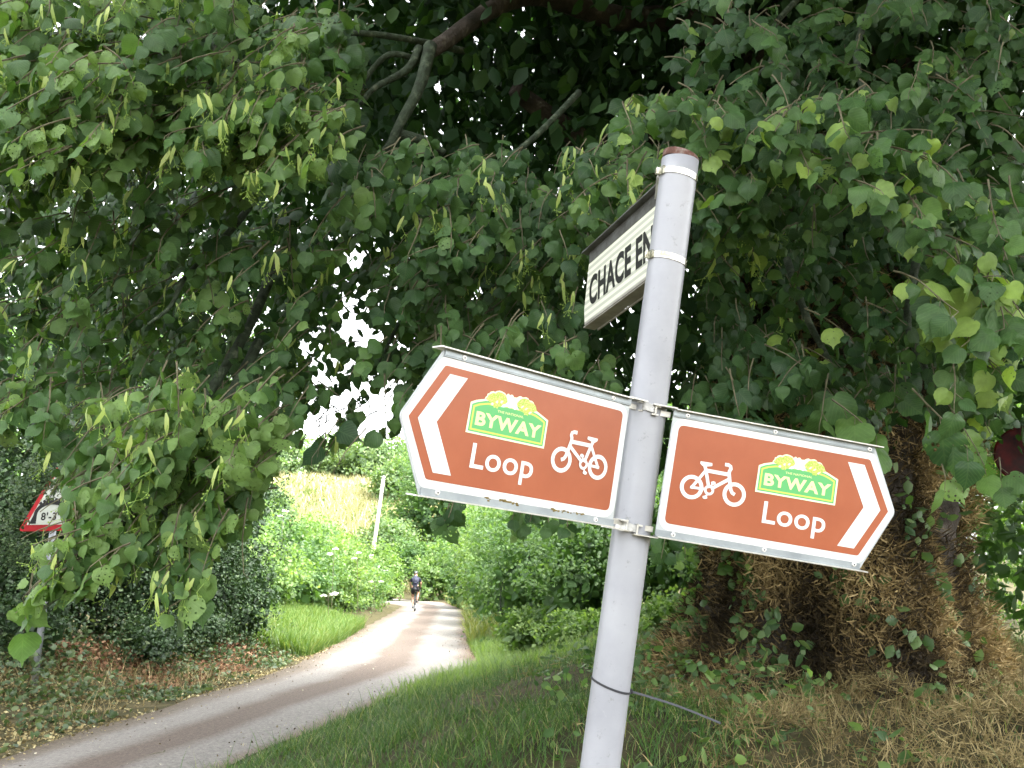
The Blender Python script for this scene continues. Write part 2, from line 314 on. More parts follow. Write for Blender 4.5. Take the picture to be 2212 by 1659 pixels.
def blob_leaves(blobs, n, size, tm=T_SMALL, clump=10, csize=.22, depth=.2, tmin=0, up=.5, zmin=None, core=.12, lump=.22):
    """leaf clumps over the surface of a group of lumps, ragged outline, with a sparse inside"""
    blobs = np.asarray(blobs, float); ar = blobs[:, 3] * blobs[:, 5] + blobs[:, 4] * blobs[:, 5] + blobs[:, 3] * blobs[:, 4]
    nc = max(3, int(n / clump)); b = blobs[rng.choice(len(blobs), nc, p=ar / ar.sum())]
    d = norm(rnd(nc)); d[:, 2] = np.abs(d[:, 2]) * np.where(rng.random(nc) < .75, 1, -1)
    ph = rng.random(6) * 6
    rad = 1 + lump * (np.sin(d[:, 0] * 5 + ph[0] + b[:, 0]) * np.sin(d[:, 1] * 6 + ph[1]) + np.sin(d[:, 2] * 7 + ph[2] + d[:, 0] * 4)) - np.abs(rng.normal(0, depth, nc)) + .04 * rng.random(nc)
    rad = np.where(rng.random(nc) < .04, rad + .15 * rng.random(nc), rad)
    c = b[:, :3] + d * rad[:, None] * b[:, 3:6]
    keep = np.ones(nc, bool)
    for q in blobs: keep &= (np.sum(((c - q[:3]) / q[3:6]) ** 2, 1) > .45)
    if zmin is not None: keep &= c[:, 2] > hz(c[:, 0], c[:, 1]) + zmin
    c = c[keep]; d = d[keep]; nc = len(c)
    ct = rng.random(nc)
    k = np.repeat(np.arange(nc), clump); m = len(k)
    pos = c[k] + norm(rnd(m)) * (csize * rng.random((m, 1)) ** .6) * np.array([1, 1, .7])
    out = d[k]; y = norm(out * .5 + rnd(m, .7) + np.array([0, 0, -.35])); nr = norm(out * .7 + rnd(m, .45) + np.array([0, 0, up]))
    tint = np.clip(.5 * ct[k] + .5 * rng.random(m) + tmin, 0, 1)
    parts = [scatter(pos, y, nr, size * rng.uniform(.65, 1.25, m), tm, tint)]
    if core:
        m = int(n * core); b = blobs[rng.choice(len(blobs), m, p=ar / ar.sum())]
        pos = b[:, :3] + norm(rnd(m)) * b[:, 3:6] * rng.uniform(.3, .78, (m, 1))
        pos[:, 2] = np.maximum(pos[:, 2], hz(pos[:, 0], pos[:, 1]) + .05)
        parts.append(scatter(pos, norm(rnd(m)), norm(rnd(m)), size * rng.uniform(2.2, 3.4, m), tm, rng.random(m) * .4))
    return join(parts)
def bush(name, blobs, n, size, m, label, cat='bush', group=None, stems=4, bark=M_bark, tm=T_SMALL, srad=.03, **kw):
    b0 = np.array(blobs[0], float); base = (b0[0], b0[1], float(hz(b0[0], b0[1])))
    t = empty(name, base, label, cat, group)
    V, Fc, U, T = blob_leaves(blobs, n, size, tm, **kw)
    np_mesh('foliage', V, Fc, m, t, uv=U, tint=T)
    for i in range(stems):
        s = MB()
        q = blobs[i % len(blobs)]; x0 = q[0] + random.uniform(-.25, .25) * q[3]; y0 = q[1] + random.uniform(-.3, .1) * q[4]
        top = (q[0] + random.uniform(-.5, .5) * q[3], q[1] - random.uniform(0, .6) * q[4], q[2] + q[5] * random.uniform(.2, .7))
        pts = smooth_path([(x0, y0, float(hz(x0, y0)) - .1), ((x0 + top[0]) / 2 + random.uniform(-.2, .2), (y0 + top[1]) / 2, (top[2] + .2) / 2), top], 4)
        s.add(*tube(pts, np.linspace(srad, srad * .4, len(pts)), 6))
        s.build('stem', bark, t, True)
    return t
def tree(name, x, y, h, blobs, n, size, m, label, group=None, tr=.2, tm=T_SMALL, nl=5, **kw):
    z0 = float(hz(x, y)); t = empty(name, (x, y, z0), label, 'tree', group)
    V, Fc, U, T = blob_leaves(blobs, n, size, tm, **kw)
    np_mesh('crown', V, Fc, m, t, uv=U, tint=T)
    s = MB(); pts = smooth_path([(x, y, z0 - .2), (x + .1, y, z0 + h * .3), (x - .1, y + .1, z0 + h * .6), (x, y, z0 + h * .85)], 4)
    s.add(*tube(pts, np.linspace(tr, tr * .3, len(pts)), 8))
    for i in range(nl):
        q = blobs[i % len(blobs)]; a = pts[min(len(pts) - 2, 4 + i)]
        e = np.array(q[:3]) + np.array([random.uniform(-.5, .5) * q[3], random.uniform(-.5, .2) * q[4], random.uniform(-.2, .5) * q[5]])
        pp = smooth_path([a, (a + e) / 2 + [0, 0, .3], e], 3); s.add(*tube(pp, np.linspace(tr * .45, tr * .12, len(pp)), 6))
    s.build('trunk', M_bark, t, True)
    return t
T_BLADE = (np.array([(-.5, 0, 0), (.5, 0, 0), (-.4, .4, .05), (.4, .4, .05), (-.22, .75, .2), (.22, .75, .2), (0, 1, .42)]),
           np.array([(0, 1, 3), (0, 3, 2), (2, 3, 5), (2, 5, 4), (4, 5, 6)]), None)
def blades(x, y, hgt, wid, m, name, lean=.35, tint=None, tuft=True, z=None):
    n = len(x); a = rng.random(n) * 6.283
    pos = np.stack([x, y, hz(x, y) - .01 if z is None else z], 1)
    ya = norm(np.stack([np.cos(a) * lean * rng.random(n), np.sin(a) * lean * rng.random(n), np.ones(n)], 1))
    nr = np.stack([np.cos(a), np.sin(a), np.zeros(n)], 1)
    t = rng.random(n) if tint is None else tint
    return scatter(pos, ya, nr, hgt, T_BLADE, t, wid)

# ------------------------------------------------------------------ signpost
H = .1925                                         # height of the brown field in metres
POSE_L = (np.array([[0.8175, 0.1627, -0.5525], [-0.2124, 0.9768, -0.0266], [0.5354, 0.1391, 0.8331]]), np.array([-0.6605, -0.3246, 7.2512]))
POSE_R = (np.array([[0.9787, 0.17, -0.1149], [-0.1798, 0.9804, -0.0807], [0.099, 0.0997, 0.9901]]), np.array([3.6408, -1.2768, 8.6939]))
def face(pose):
    Rm, t = pose
    def f(p):                                     # (x, y) in units of H on the sign face, z in metres towards the viewer
        x, y, z = p
        return tuple(c2w((t + x * Rm[:, 0] + y * Rm[:, 1]) * H - z * Rm[:, 2])[0])
    return f
M_white = noisy('sign_white', [(.3, (.62, .63, .61)), (.7, (.72, .73, .72))], 12, .38, 0, 4, 0, spec=.5)
M_brown = noisy('sign_brown', [(.3, (.285, .073, .028)), (.5, (.318, .084, .033)), (.75, (.355, .102, .044))], 9, .35, 0, 8, 0, spec=.5)
M_plate = noisy('sign_plate_grey', [(.3, (.38, .41, .42)), (.7, (.48, .51, .52))], 20, .45, .2, 4, 0)
M_rail = noisy('rail_grey', [(.35, (.25, .28, .30)), (.6, (.36, .40, .42)), (.75, (.44, .48, .50))], 12, .4, .45, 6, .05)
M_alu = noisy('aluminium', [(.3, (.45, .44, .40)), (.6, (.62, .61, .57)), (.8, (.74, .73, .70))], 45, .35, .6, 5, .1, .002)
M_screw = mat('screw_head', (.78, .78, .74), .35, .3)
M_hole = mat('screw_socket', (.04, .04, .045), .6)
M_green = mat('crest_green', (.10, .38, .13), .4); M_yel = mat('crest_yellow', (.50, .66, .10), .4)
M_pale = mat('crest_cream', (.78, .82, .36), .4); M_edge = mat('crest_edge', (.74, .80, .55), .4); M_cw = mat('crest_white', (.70, .84, .76), .4)
M_hop = noisy('crest_hops', [(.42, (.28, .42, .06)), (.5, (.45, .60, .10)), (.6, (.56, .68, .22))], 420, .4, 0, 3, 0)
M_moss = noisy('moss', [(.3, (.09, .06, .02)), (.7, (.22, .17, .06))], 80, .95)
POST_A = np.array([.279, 0, 1.69]); POST_U = norm(np.array([.146, .985, .0945])); PR = .038
def post_pt(s, a=0, r=0): # camera frame: along the axis, angle (0 = facing the viewer, + to the right), radius
    fx = norm(np.cross(POST_U, [0, 0, 1.])); fz = np.cross(fx, POST_U)
    if fz[2] > 0: fz = -fz
    if fx[0] < 0: fx = -fx
    return POST_A + POST_U * s + r * (math.sin(a) * fx + math.cos(a) * fz)
base = c2w(post_pt(-1.93))[0]
SP_ = empty('signpost', (base[0], base[1], 0), 'leaning grey metal signpost carrying two brown arrow signs and a street name plate', 'signpost')

def poly_offset(P, d):
    P = np.asarray(P, float); n = len(P); out = []
    ar = sum(P[i][0] * P[(i + 1) % n][1] - P[(i + 1) % n][0] * P[i][1] for i in range(n)); sg = 1 if ar > 0 else -1
    for i in range(n):
        a, b, c = P[i - 1], P[i], P[(i + 1) % n]
        e1 = (b - a) / (np.linalg.norm(b - a) + 1e-9); e2 = (c - b) / (np.linalg.norm(c - b) + 1e-9)
        n1 = np.array([-e1[1], e1[0]]) * sg; n2 = np.array([-e2[1], e2[0]]) * sg
        m = n1 + n2; m = m / max(.35, (m @ m) / 2 + 1e-9) / 1.0 * .5 * 1.0
        k = (n1 + n2) / (1 + n1 @ n2 + 1e-6)
        out.append(b + k * d)
    return np.array(out)
def rounded(P, rad, k=6):
    P = [np.array(p, float) for p in P]; n = len(P); rad = rad if isinstance(rad, (list, tuple)) else [rad] * n; out = []
    for i in range(n):
        a, b, c = P[i - 1], P[i], P[(i + 1) % n]; r = rad[i]
        if r <= 0: out.append(b); continue
        u = (a - b) / np.linalg.norm(a - b); v = (c - b) / np.linalg.norm(c - b)
        ang = math.acos(max(-1, min(1, u @ v))); d = r / math.tan(ang / 2)
        p, q = b + u * d, b + v * d
        for j in range(k + 1):
            t = j / k; out.append((1 - t) ** 2 * p + 2 * t * (1 - t) * b + t * t * q)
    return np.array(out)
def sheet(mb, f, poly, z, m=0, thick=0):
    P = [f((p[0], p[1], z)) for p in poly]; n = len(P)
    if thick:
        Q = [f((p[0], p[1], z - thick)) for p in poly]
        mb.add(P + Q, [tuple(range(n)), tuple(range(2 * n - 1, n - 1, -1))] + [(i, i + n, (i + 1) % n + n, (i + 1) % n) for i in range(n)], m)
    else: mb.add(P, [tuple(range(n))], m)
def ring(mb, f, c, r0, r1, z, m=0, n=28, a0=0, a1=2 * math.pi):
    V = []; k = n + 1
    for i in range(k):
        a = a0 + (a1 - a0) * i / n
        for r in (r0, r1): V.append(f((c[0] + r * math.cos(a), c[1] + r * math.sin(a), z)))
    mb.add(V, [(2 * i, 2 * i + 1, 2 * i + 3, 2 * i + 2) for i in range(n)], m)
def stroke(mb, f, pts, wd, z, m=0):
    P = np.array(pts, float); n = len(P); wd = np.broadcast_to(np.asarray(wd, float), (n,)); V = []
    for i in range(n):
        t = P[min(i + 1, n - 1)] - P[max(i - 1, 0)]; t = t / np.linalg.norm(t); q = np.array([-t[1], t[0]]) * wd[i] / 2
        V += [f((*(P[i] + q), z)), f((*(P[i] - q), z))]
    mb.add(V, [(2 * i, 2 * i + 1, 2 * i + 3, 2 * i + 2) for i in range(n - 1)], m)
def text2d(body, bold=0.0, space=1.0):
    cu = bpy.data.curves.new('t', 'FONT'); cu.body = body; cu.offset = bold; cu.space_character = space; cu.resolution_u = 5
    o = bpy.data.objects.new('t', cu); COL.objects.link(o); bpy.context.view_layer.update()
    me = o.evaluated_get(bpy.context.evaluated_depsgraph_get()).to_mesh()
    V = np.array([v.co[:2] for v in me.vertices]); Fc = [tuple(p.vertices) for p in me.polygons]
    bpy.data.objects.remove(o); bpy.data.curves.remove(cu); return V, Fc
def put_text(mb, f, body, x0, x1, y0, y1, z, m=0, bold=0.0, space=1.0):
    V, Fc = text2d(body, bold, space); a = V.min(0); b = V.max(0)
    mb.add([f((x0 + (x1 - x0) * (v[0] - a[0]) / (b[0] - a[0]), y0 + (y1 - y0) * (v[1] - a[1]) / (b[1] - a[1]), z)) for v in V], Fc, m)

def bicycle_mark(f, ox, mir):                     # drawn in the left sign's face units, wheel centres at 1.394 and 1.846
    mb = MB(); k = [0.0020]
    def g(p): return f(((ox + (p[0] - 1.62) * mir), p[1], p[2]))
    def z(): k[0] += .00006; return k[0]
    for cx in (1.394, 1.846): ring(mb, g, (cx, -.100), .083, .123, z())
    stroke(mb, g, [(1.535, .184), (1.497, .185), (1.472, .172), (1.466, .150), (1.478, .126), (1.480, .10)], .036, z())
    stroke(mb, g, [(1.482, .11), (1.468, .055), (1.452, -.01), (1.438, -.058), (1.418, -.088), (1.388, -.101)], .036, z())
    stroke(mb, g, [(1.47, .089), (1.73, .091)], .038, z())
    stroke(mb, g, [(1.455, .055), (1.645, -.085)], .034, z())
    sheet(mb, g, rounded([(1.665, .145), (1.668, .175), (1.795, .173), (1.793, .150), (1.768, .130), (1.735, .128)], .006, 3), z())
    stroke(mb, g, [(1.748, .150), (1.722, .085), (1.668, -.08)], .034, z())
    stroke(mb, g, [(1.726, .09), (1.788, -.01), (1.852, -.112)], .030, z())
    stroke(mb, g, [(1.70, -.098), (1.862, -.102)], .026, z())
    ring(mb, g, (1.662, -.100), .027, .053, z())
    stroke(mb, g, [(1.652, -.06), (1.630, -.020)], .016, z()); stroke(mb, g, [(1.672, -.14), (1.694, -.176)], .016, z())
    for c, a in (((1.630, -.022), 0), ((1.695, -.178), 0)):
        sheet(mb, g, rounded([(c[0] - .027, c[1] - .008), (c[0] - .02, c[1] + .014), (c[0], c[1] + .018), (c[0] + .027, c[1] + .006), (c[0] + .02, c[1] - .014), (c[0], c[1] - .018)], .005, 2), z())
    return mb
CREST_OUT = [(.305, -.034), (.307, .238), (.36, .266), (.446, .292), (.450, .312), (.462, .322), (.465, .345), (.483, .352), (.492, .368), (.520, .379), (.540, .376), (.556, .388), (.585, .398), (.614, .396), (.645, .388),
             (.668, .372), (.676, .388), (.690, .390), (.702, .376), (.716, .388), (.733, .388), (.750, .370), (.783, .374), (.800, .388), (.823, .396), (.842, .388), (.860, .391), (.880, .398), (.905, .394), (.925, .376), (.950, .378), (.972, .368), (.990, .345), (.995, .325), (.995, .308),
             (1.076, .275), (1.171, .236), (1.172, -.033)]
def crest(f, dx):
    def g(p): return f((p[0] + dx, p[1], p[2]))
    mb = MB(); sheet(mb, g, CREST_OUT, .0020, 0)
    arch = [(.325, -.017), (.325, .224), (.38, .252), (.46, .277), (.55, .29), (.74, .298), (.93, .290), (1.03, .272), (1.09, .25), (1.152, .222), (1.153, -.017)]
    sheet(mb, g, arch, .0021, 1)
    y1 = [(.340, -.003), (.340, .214), (.40, .242), (.48, .264), (.56, .276), (.74, .282), (.92, .276), (1.02, .260), (1.08, .24), (1.138, .213), (1.139, -.003)]
    sheet(mb, g, y1, .0022, 2)
    y2 = [(.358, .013), (.358, .203), (.41, .227), (.48, .246), (.56, .257), (.74, .263), (.92, .257), (1.01, .243), (1.07, .224), (1.121, .202), (1.122, .013)]
    sheet(mb, g, y2, .0023, 1)
    sheet(mb, g, [(.62, .255), (.66, .295), (.690, .335), (.678, .375), (.70, .372), (.716, .380), (.735, .378), (.745, .335), (.79, .30), (.83, .262), (.80, .270), (.78, .258), (.75, .270), (.72, .262), (.69, .272), (.66, .258)], .0024, 4)
    lw = [(.455, .296), (.470, .318), (.478, .338), (.500, .350), (.520, .364), (.545, .362), (.570, .382), (.610, .384), (.650, .372), (.672, .345), (.690, .318), (.672, .292), (.640, .280), (.628, .258), (.600, .252), (.590, .232), (.565, .240), (.552, .230), (.545, .248), (.510, .246), (.540, .266), (.500, .276)]
    rw = [(1.48 - x, y) for x, y in lw]
    sheet(mb, g, lw, .0025, 3); sheet(mb, g, rw, .0026, 3)
    for s in (1, -1):                             # barley ears along the hop cones
        for i in range(6):
            x = .53 + i * .024; y = .262 + .018 * i - .0022 * i * i; X = x if s == 1 else 1.48 - x
            sheet(mb, g, [(X - .020, y - .004), (X - .004 * s, y + .017), (X + .020, y + .012), (X + .004 * s, y - .012)], .00265 + .00004 * i + (.0003 if s < 0 else 0), 2 if i % 2 else 0)
    put_text(mb, g, 'THE NATIONAL', .598, .888, .201, .222, .0026, 5, .006)
    put_text(mb, g, 'BYWAY', .384, 1.104, .047, .172, .0026, 5, .035, 1.06)
    return mb
def brown_sign(pose, E, side, bike, crest_dx, loop, label, rivets):
    """side = +1: plate runs from its tip at x=-T to the end E; -1: mirrored"""
    f0 = face(pose)
    def f(p): return f0((p[0] * side, p[1], p[2]))
    mb = MB()
    plate = rounded([(-.350, .0), (-.035, .64), (E + .075, .64), (E + .075, -.64), (-.035, -.64)], [.10, .02, .02, .02, .02])
    sheet(mb, f, plate, 0, 0, .003)
    wh = rounded([(-.335, 0), (-.045, .572), (E + .062, .572), (E + .062, -.572), (-.045, -.572)], [.07, .10, .15, .15, .10])
    sheet(mb, f, wh, .0006, 1)
    br = rounded([(-.266, 0), (0, .5), (E, .5), (E, -.5), (0, -.5)], [0, .035, .06, .06, .035])
    sheet(mb, f, br, .0012, 2)
    sp = mb.build('sign_panel', [M_plate, M_white, M_brown], SP_); sp['label'] = label
    mb = MB(); sheet(mb, f, [(.055, .434), (.238, .434), (.007, 0), (.238, -.434), (.055, -.434), (-.178, 0)], .0018)
    mb.build('arrow_chevron', M_white, sp)
    bicycle_mark(f0, *bike).build('bicycle_symbol', M_white, sp)
    crest(f0, crest_dx).build('crest', [M_edge, M_green, M_yel, M_hop, M_cw, M_pale], sp)
    mb = MB(); put_text(mb, f0, 'Loop', loop[0], loop[1], -.404, -.112, .0018, 0, .012, 1.04); mb.build('lettering', M_white, sp)
    rx0, rx1 = (-.10, E + .06)
    for top in (1, -1):                           # top and bottom rails
        mb = MB(); a, b = (.575, .640) if top > 0 else (-.640, -.575)
        mb.box(f, -.030, E + .076, a, b, .0008, .0030)
        mb.box(f, -.030, E + .076, a + .012 * top, a + .016 * top if top > 0 else a + .020, .0028, .0042)
        a, b = (.640, .652) if top > 0 else (-.652, -.640)
        mb.box(f, rx0, rx1, a, b, -.022, .0125, 1)
        if top < 0: mb.box(f, -.028, E + .07, -.640, -.628, .0032, .0065)
        mb.box(f, E + .05, E + .28 + .02, a + .012 * top, b + .014 * top, -.026, .008, 1)      # bracket channel towards the post
        mb.box(f, E + .085, E + .27, (.56 if top > 0 else -.615), (.615 if top > 0 else -.56), -.022, -.012, 1)
        mb.box(f, E + .255, E + .272, (.555 if top > 0 else -.66), (.66 if top > 0 else -.555), -.030, .002, 1)
        mb.box(f, E + .215, E + .255, (.638 if top > 0 else -.575), (.650 if top > 0 else -.560), -.010, .002, 1)
        mb.box(f, E + .230, E + .300, (.552 if top > 0 else -.672), (.566 if top > 0 else -.656), -.014, .002, 1)
        mb.build('rail', [M_rail, M_alu], sp)
    for (x, y) in rivets:
        mb = MB()
        def disc(r, z, m, n=14): mb.add([f0((x + r / H * math.cos(6.2832 * i / n), y + r / H * math.sin(6.2832 * i / n), z)) for i in range(n)], [tuple(range(n))], m)
        n = 14; V = []
        for r, z in ((.0047, .003), (.0040, .0048), (.0020, .0052)): V += [f0((x + r / H * math.cos(6.2832 * i / n), y + r / H * math.sin(6.2832 * i / n), z)) for i in range(n)]
        mb.add(V, [(i + a * n, (i + 1) % n + a * n, (i + 1) % n + (a + 1) * n, i + (a + 1) * n) for a in (0, 1) for i in range(n)] + [tuple(range(2 * n, 3 * n))], 0)
        disc(.0016, .0054, 1); mb.build('screw', [M_screw, M_hole], sp)
    return sp, f0
EW = 2.071
SL, fL = brown_sign(POSE_L, EW, 1, (1.62, 1), 0, (.405, 1.090), 'brown arrow sign pointing left, with moss along its lower edge',
                    [(.164, .603), (1.909, .606), (.131, -.595), (1.912, -.606)])
SR, fR = brown_sign(POSE_R, EW, -1, (-1.623, -1), -1.490, (-1.070, -.392), 'brown arrow sign pointing right',
                    [(-2.0, .607), (-1.061, .605), (-.027, .603), (-1.967, -.602), (-1.006, -.597), (-.035, -.592)])
mb = MB()                                         # moss crumbs on the left sign's lower edge
for i in range(150):
    x = .62 + 1.35 * random.random(); 
    if math.sin(x * 9) + .7 * math.sin(x * 23) < -.1: continue
    y = -.576 + random.gauss(0, .006); r = random.uniform(.004, .013)
    mb.box(fL, x - r, x + r, y - r * .7, y + r * .6, .0008, .0022 + r * .12)
mb.build('moss', M_moss, SL)

# post
M_post = mat('post_paint', (.56, .57, .62), .33, .0, .5)
bb = M_post.node_tree.nodes['Principled BSDF']
cbase = ramp(M_post, [(.25, (.25, .258, .285)), (.5, (.31, .32, .35)), (.8, (.36, .37, .395))], noise(M_post, 6, 6))
sc_ = noise(M_post, 38, 7, rough=.75); dirt = ramp(M_post, [(.25, (1.25, 1.25, 1.2)), (.34, (1, 1, 1)), (.60, (1, 1, 1)), (.68, (.66, .66, .58)), (.8, (.45, .44, .38))], sc_)
mm = N(M_post, 'ShaderNodeMix'); mm.data_type = 'RGBA'; mm.blend_type = 'MULTIPLY'; mm.inputs[0].default_value = .8
L(M_post, cbase, mm.inputs[6]); L(M_post, dirt, mm.inputs[7]); L(M_post, mm.outputs[2], bb.inputs['Base Color'])
bump(M_post, noise(M_post, 90, 3), .06, .001)
ss = np.concatenate([np.linspace(-1.95, -.1, 30), np.linspace(-.05, .468, 14)])
V, Fc = tube(c2w(np.array([post_pt(s) for s in ss])), np.full(len(ss), PR), 48, True)
mb = MB(); mb.add(V, Fc); po = mb.build('post', M_post, SP_, True)
M_rust = noisy('rust', [(.3, (.06, .032, .025)), (.5, (.13, .065, .050)), (.68, (.22, .17, .15))], 60, .9, 0, 6, .5, .003)
cp = [(PR * .97, .466), (PR * .99, .472), (PR * .98, .478), (PR * .90, .4815), (PR * .4, .4825)]
V = []; n = 32
for r, s in cp:
    for i in range(n):
        a = 2 * math.pi * i / n; V.append(c2w(post_pt(s - .006 * math.sin(a), a, r))[0])
mb = MB(); mb.add(V, [(i + a * n, (i + 1) % n + a * n, (i + 1) % n + (a + 1) * n, i + (a + 1) * n) for a in range(len(cp) - 1) for i in range(n)] + [tuple(range((len(cp) - 1) * n, len(cp) * n))])
mb.build('cap', M_rust, po, True)
# bands
def band(name, s, wd, rad, m, tilt=0, parent=SP_, a0=0, a1=2 * math.pi, n=40, th=.0016, tp=0):
    V = []
    for i in range(n + 1):
        a = a0 + (a1 - a0) * i / n
        for (r, e) in ((rad, -wd / 2), (rad + th, -wd / 2), (rad + th, wd / 2), (rad, wd / 2)):
            V.append(c2w(post_pt(s + e + tilt * math.sin(a + tp), a, r))[0])
    mb = MB(); mb.add(V, [(4 * i + k, 4 * i + (k + 1) % 4, 4 * i + 4 + (k + 1) % 4, 4 * i + 4 + k) for i in range(n) for k in range(4)])
    return mb.build(name, m, parent, False)
M_band = noisy('bright_band', [(.35, (.28, .27, .20)), (.5, (.50, .49, .42)), (.65, (.66, .65, .60))], 60, .25, .7, 3, .2, .002)
for s in (.4330, .2560):
    b = band('clamp_band', s, .0125, PR + .0004, M_band, -.004); b['label'] = 'bright steel band holding the street name plate'
    mb = MB()
    def q(p): return c2w(post_pt(s + p[1] + .0035, R(-62) + p[0] / PR, PR + p[2]))[0]
    mb.box(q, -.010, .004, -.0085, .0085, .0015, .0055); mb.box(q, -.016, -.009, -.0065, .0065, .002, .011)
    mb.build('buckle', M_band, b)
M_strap = noisy('cast_strap', [(.3, (.30, .30, .29)), (.6, (.46, .46, .44)), (.8, (.6, .6, .58))], 70, .5, .3, 5, .4, .003)
for (top, zz) in ((1, 0), (-1, 0)):              # flat strap across the front of the post between the two brackets
    mb = MB(); pts = []
    a = np.array(fL((EW + .262, (.655 if top > 0 else -.575), -.004))); b = np.array(fL((EW + .262, (.575 if top > 0 else -.645), -.004)))
    c = np.array(fR((-EW - .262, (.655 if top > 0 else -.575), -.004))); d = np.array(fR((-EW - .262, (.575 if top > 0 else -.645), -.004)))
    nrm = norm(np.cross(c - a, b - a)); nrm = nrm if nrm[1] < 0 else -nrm
    front = c2w(post_pt(-.04 if top > 0 else -.29, 0, PR + .001))[0]
    push = max(0.001, (front - (a + c) / 2) @ nrm + .001)
    K = 12; V = []
    for i in range(K + 1):
        t = i / K; w_ = (1 - (2 * t - 1) ** 4) * push
        for p, q2 in ((a, c), (b, d)):
            for e in (0, .0035): V.append(p + (q2 - p) * t + nrm * (w_ + e))
    mb.add(V, [(4 * i + o[0], 4 * i + o[1], 4 * i + 4 + o[1], 4 * i + 4 + o[0]) for i in range(K) for o in ((0, 1), (1, 3), (3, 2), (2, 0))] + [(0, 1, 3, 2), (4 * K, 4 * K + 2, 4 * K + 3, 4 * K + 1)])
    mb.build('bracket_strap', M_strap, SP_)
# cable tie
M_tie = mat('black_nylon', (.035, .036, .042), .45)
ct = band('cable_tie', -.594, .0042, PR + .0003, M_tie, -.008, th=.0012); ct['label'] = 'black cable tie whose loose end sticks out to the right'
h0 = post_pt(-.600, R(84), PR + .001); e1 = np.array([(1801.6 - 1280) / 2100, -(1808 - 960) / 2100, 1.]) * 1.60
mid = (h0 + e1) / 2 + np.array([0, .004, 0]); pth = smooth_path([h0, mid, e1], 6); mb = MB(); V = []
for i, p in enumerate(pth):
    for o in ((0, .0021, 0), (0, -.0021, 0), (0, -.0021, .0012), (0, .0021, .0012)): V.append(c2w(p + np.array(o))[0])
mb.add(V, [(4 * i + k_, 4 * i + (k_ + 1) % 4, 4 * i + 4 + (k_ + 1) % 4, 4 * i + 4 + k_) for i in range(len(pth) - 1) for k_ in range(4)] + [(0, 1, 2, 3), tuple(4 * (len(pth) - 1) + k_ for k_ in (3, 2, 1, 0))])
mb.build('tail', mat('grey_nylon', (.085, .09, .10), .5), ct)
mb = MB(); mb.box(lambda p: c2w(h0 + np.array(p))[0], -.002, .004, -.004, .004, -.003, .003); mb.build('tie_head', M_tie, ct)

# street name plate
hN = norm(np.array([-.37, -.271, .889])); vN = norm(np.array([.049, .942, .324])); vN = norm(vN - hN * (vN @ hN))
nN = np.cross(hN, vN); nN = nN if nN[2] < 0 else -nN
PRt = np.array([(1642.7 - 1280) / 2100, (960 - 510.7) / 2100, 1]) * 1.79     # top right of the white face, beside the post
def fN(p):                                        # x metres from the post outwards (leftwards, away), y down from top edge, z towards viewer
    return tuple(c2w(PRt + hN * p[0] - vN * p[1] + nN * p[2])[0])
XE = .322; HT = .156
M_refl = mat('reflective_stripes', (.6, .62, .5), .45)
g = N(M_refl, 'ShaderNodeUVMap'); sx = N(M_refl, 'ShaderNodeSeparateXYZ'); L(M_refl, g.outputs[0], sx.inputs[0])
s1 = N(M_refl, 'ShaderNodeMath'); s1.operation = 'MULTIPLY'; s1.inputs[1].default_value = 56; L(M_refl, sx.outputs[1], s1.inputs[0])
s2 = N(M_refl, 'ShaderNodeMath'); s2.operation = 'SINE'; L(M_refl, s1.outputs[0], s2.inputs[0])
s3 = N(M_refl, 'ShaderNodeMath'); s3.operation = 'MULTIPLY_ADD'; s3.inputs[1].default_value = .5; s3.inputs[2].default_value = .5; L(M_refl, s2.outputs[0], s3.inputs[0])
L(M_refl, ramp(M_refl, [(.3, (.42, .44, .37)), (.7, (.66, .69, .56))], s3.outputs[0]), M_refl.node_tree.nodes['Principled BSDF'].inputs['Base Color'])
out = [(-.045, 0), (XE, 0), (XE + .019, .115), (XE + .014, HT), (-.045, HT)]
V = np.array([fN((x, y, z)) for z in (0, -.002) for x, y in out]); nO = len(out)
me = bpy.data.meshes.new('name_plate'); me.from_pydata((V - root_loc(SP_)).tolist(), [], [tuple(range(nO)), tuple(range(2 * nO - 1, nO - 1, -1))] + [(i, i + nO, (i + 1) % nO + nO, (i + 1) % nO) for i in range(nO)])
ul = me.uv_layers.new(name='uv')
for lp in me.loops: ul.data[lp.index].uv = (out[lp.vertex_index % nO][0] * 6, out[lp.vertex_index % nO][1] * 6.4)
NP = link_mesh('name_plate', me, M_refl, SP_); NP['label'] = 'striped off-white street name plate with black capitals, edge-on behind the post top'
mb = MB(); Wt, Ft = text2d('CHACE END', .035, 1.04); a = Wt.min(0); b = Wt.max(0)
TX0, TX1 = XE - .008, -.034
mb.add([fN((TX0 + (TX1 - TX0) * (v[0] - a[0]) / (b[0] - a[0]), .118 - (.118 - .040) * (v[1] - a[1]) / (b[1] - a[1]), .0008)) for v in Wt], Ft)
mb.build('lettering', mat('black_letters', (.015, .016, .015), .5), NP)
M_darkrail = noisy('dark_rail', [(.3, (.08, .078, .07)), (.6, (.15, .155, .15)), (.75, (.24, .26, .27))], 30, .4, .4, 5, .1)
mb = MB()
mb.box(fN, -.04, XE - .004, -.030, .0, -.003, .001); mb.box(fN, -.04, XE + .012, -.034, -.0305, -.014, .016)
mb.build('rail', [M_darkrail], NP)
M_soff = noisy('brown_grey_rail', [(.3, (.24, .23, .20)), (.7, (.40, .39, .35))], 25, .6, .2, 5, .1)
mb = MB(); mb.box(fN, -.04, XE + .008, HT - .002, HT + .004, -.008, .003, 0); mb.box(fN, .012, XE + .018, HT + .0045, HT + .007, -.030, .001); mb.box(fN, .012, XE + .004, HT + .0075, HT + .012, -.033, -.030)
mb.build('rail', [M_soff], NP)
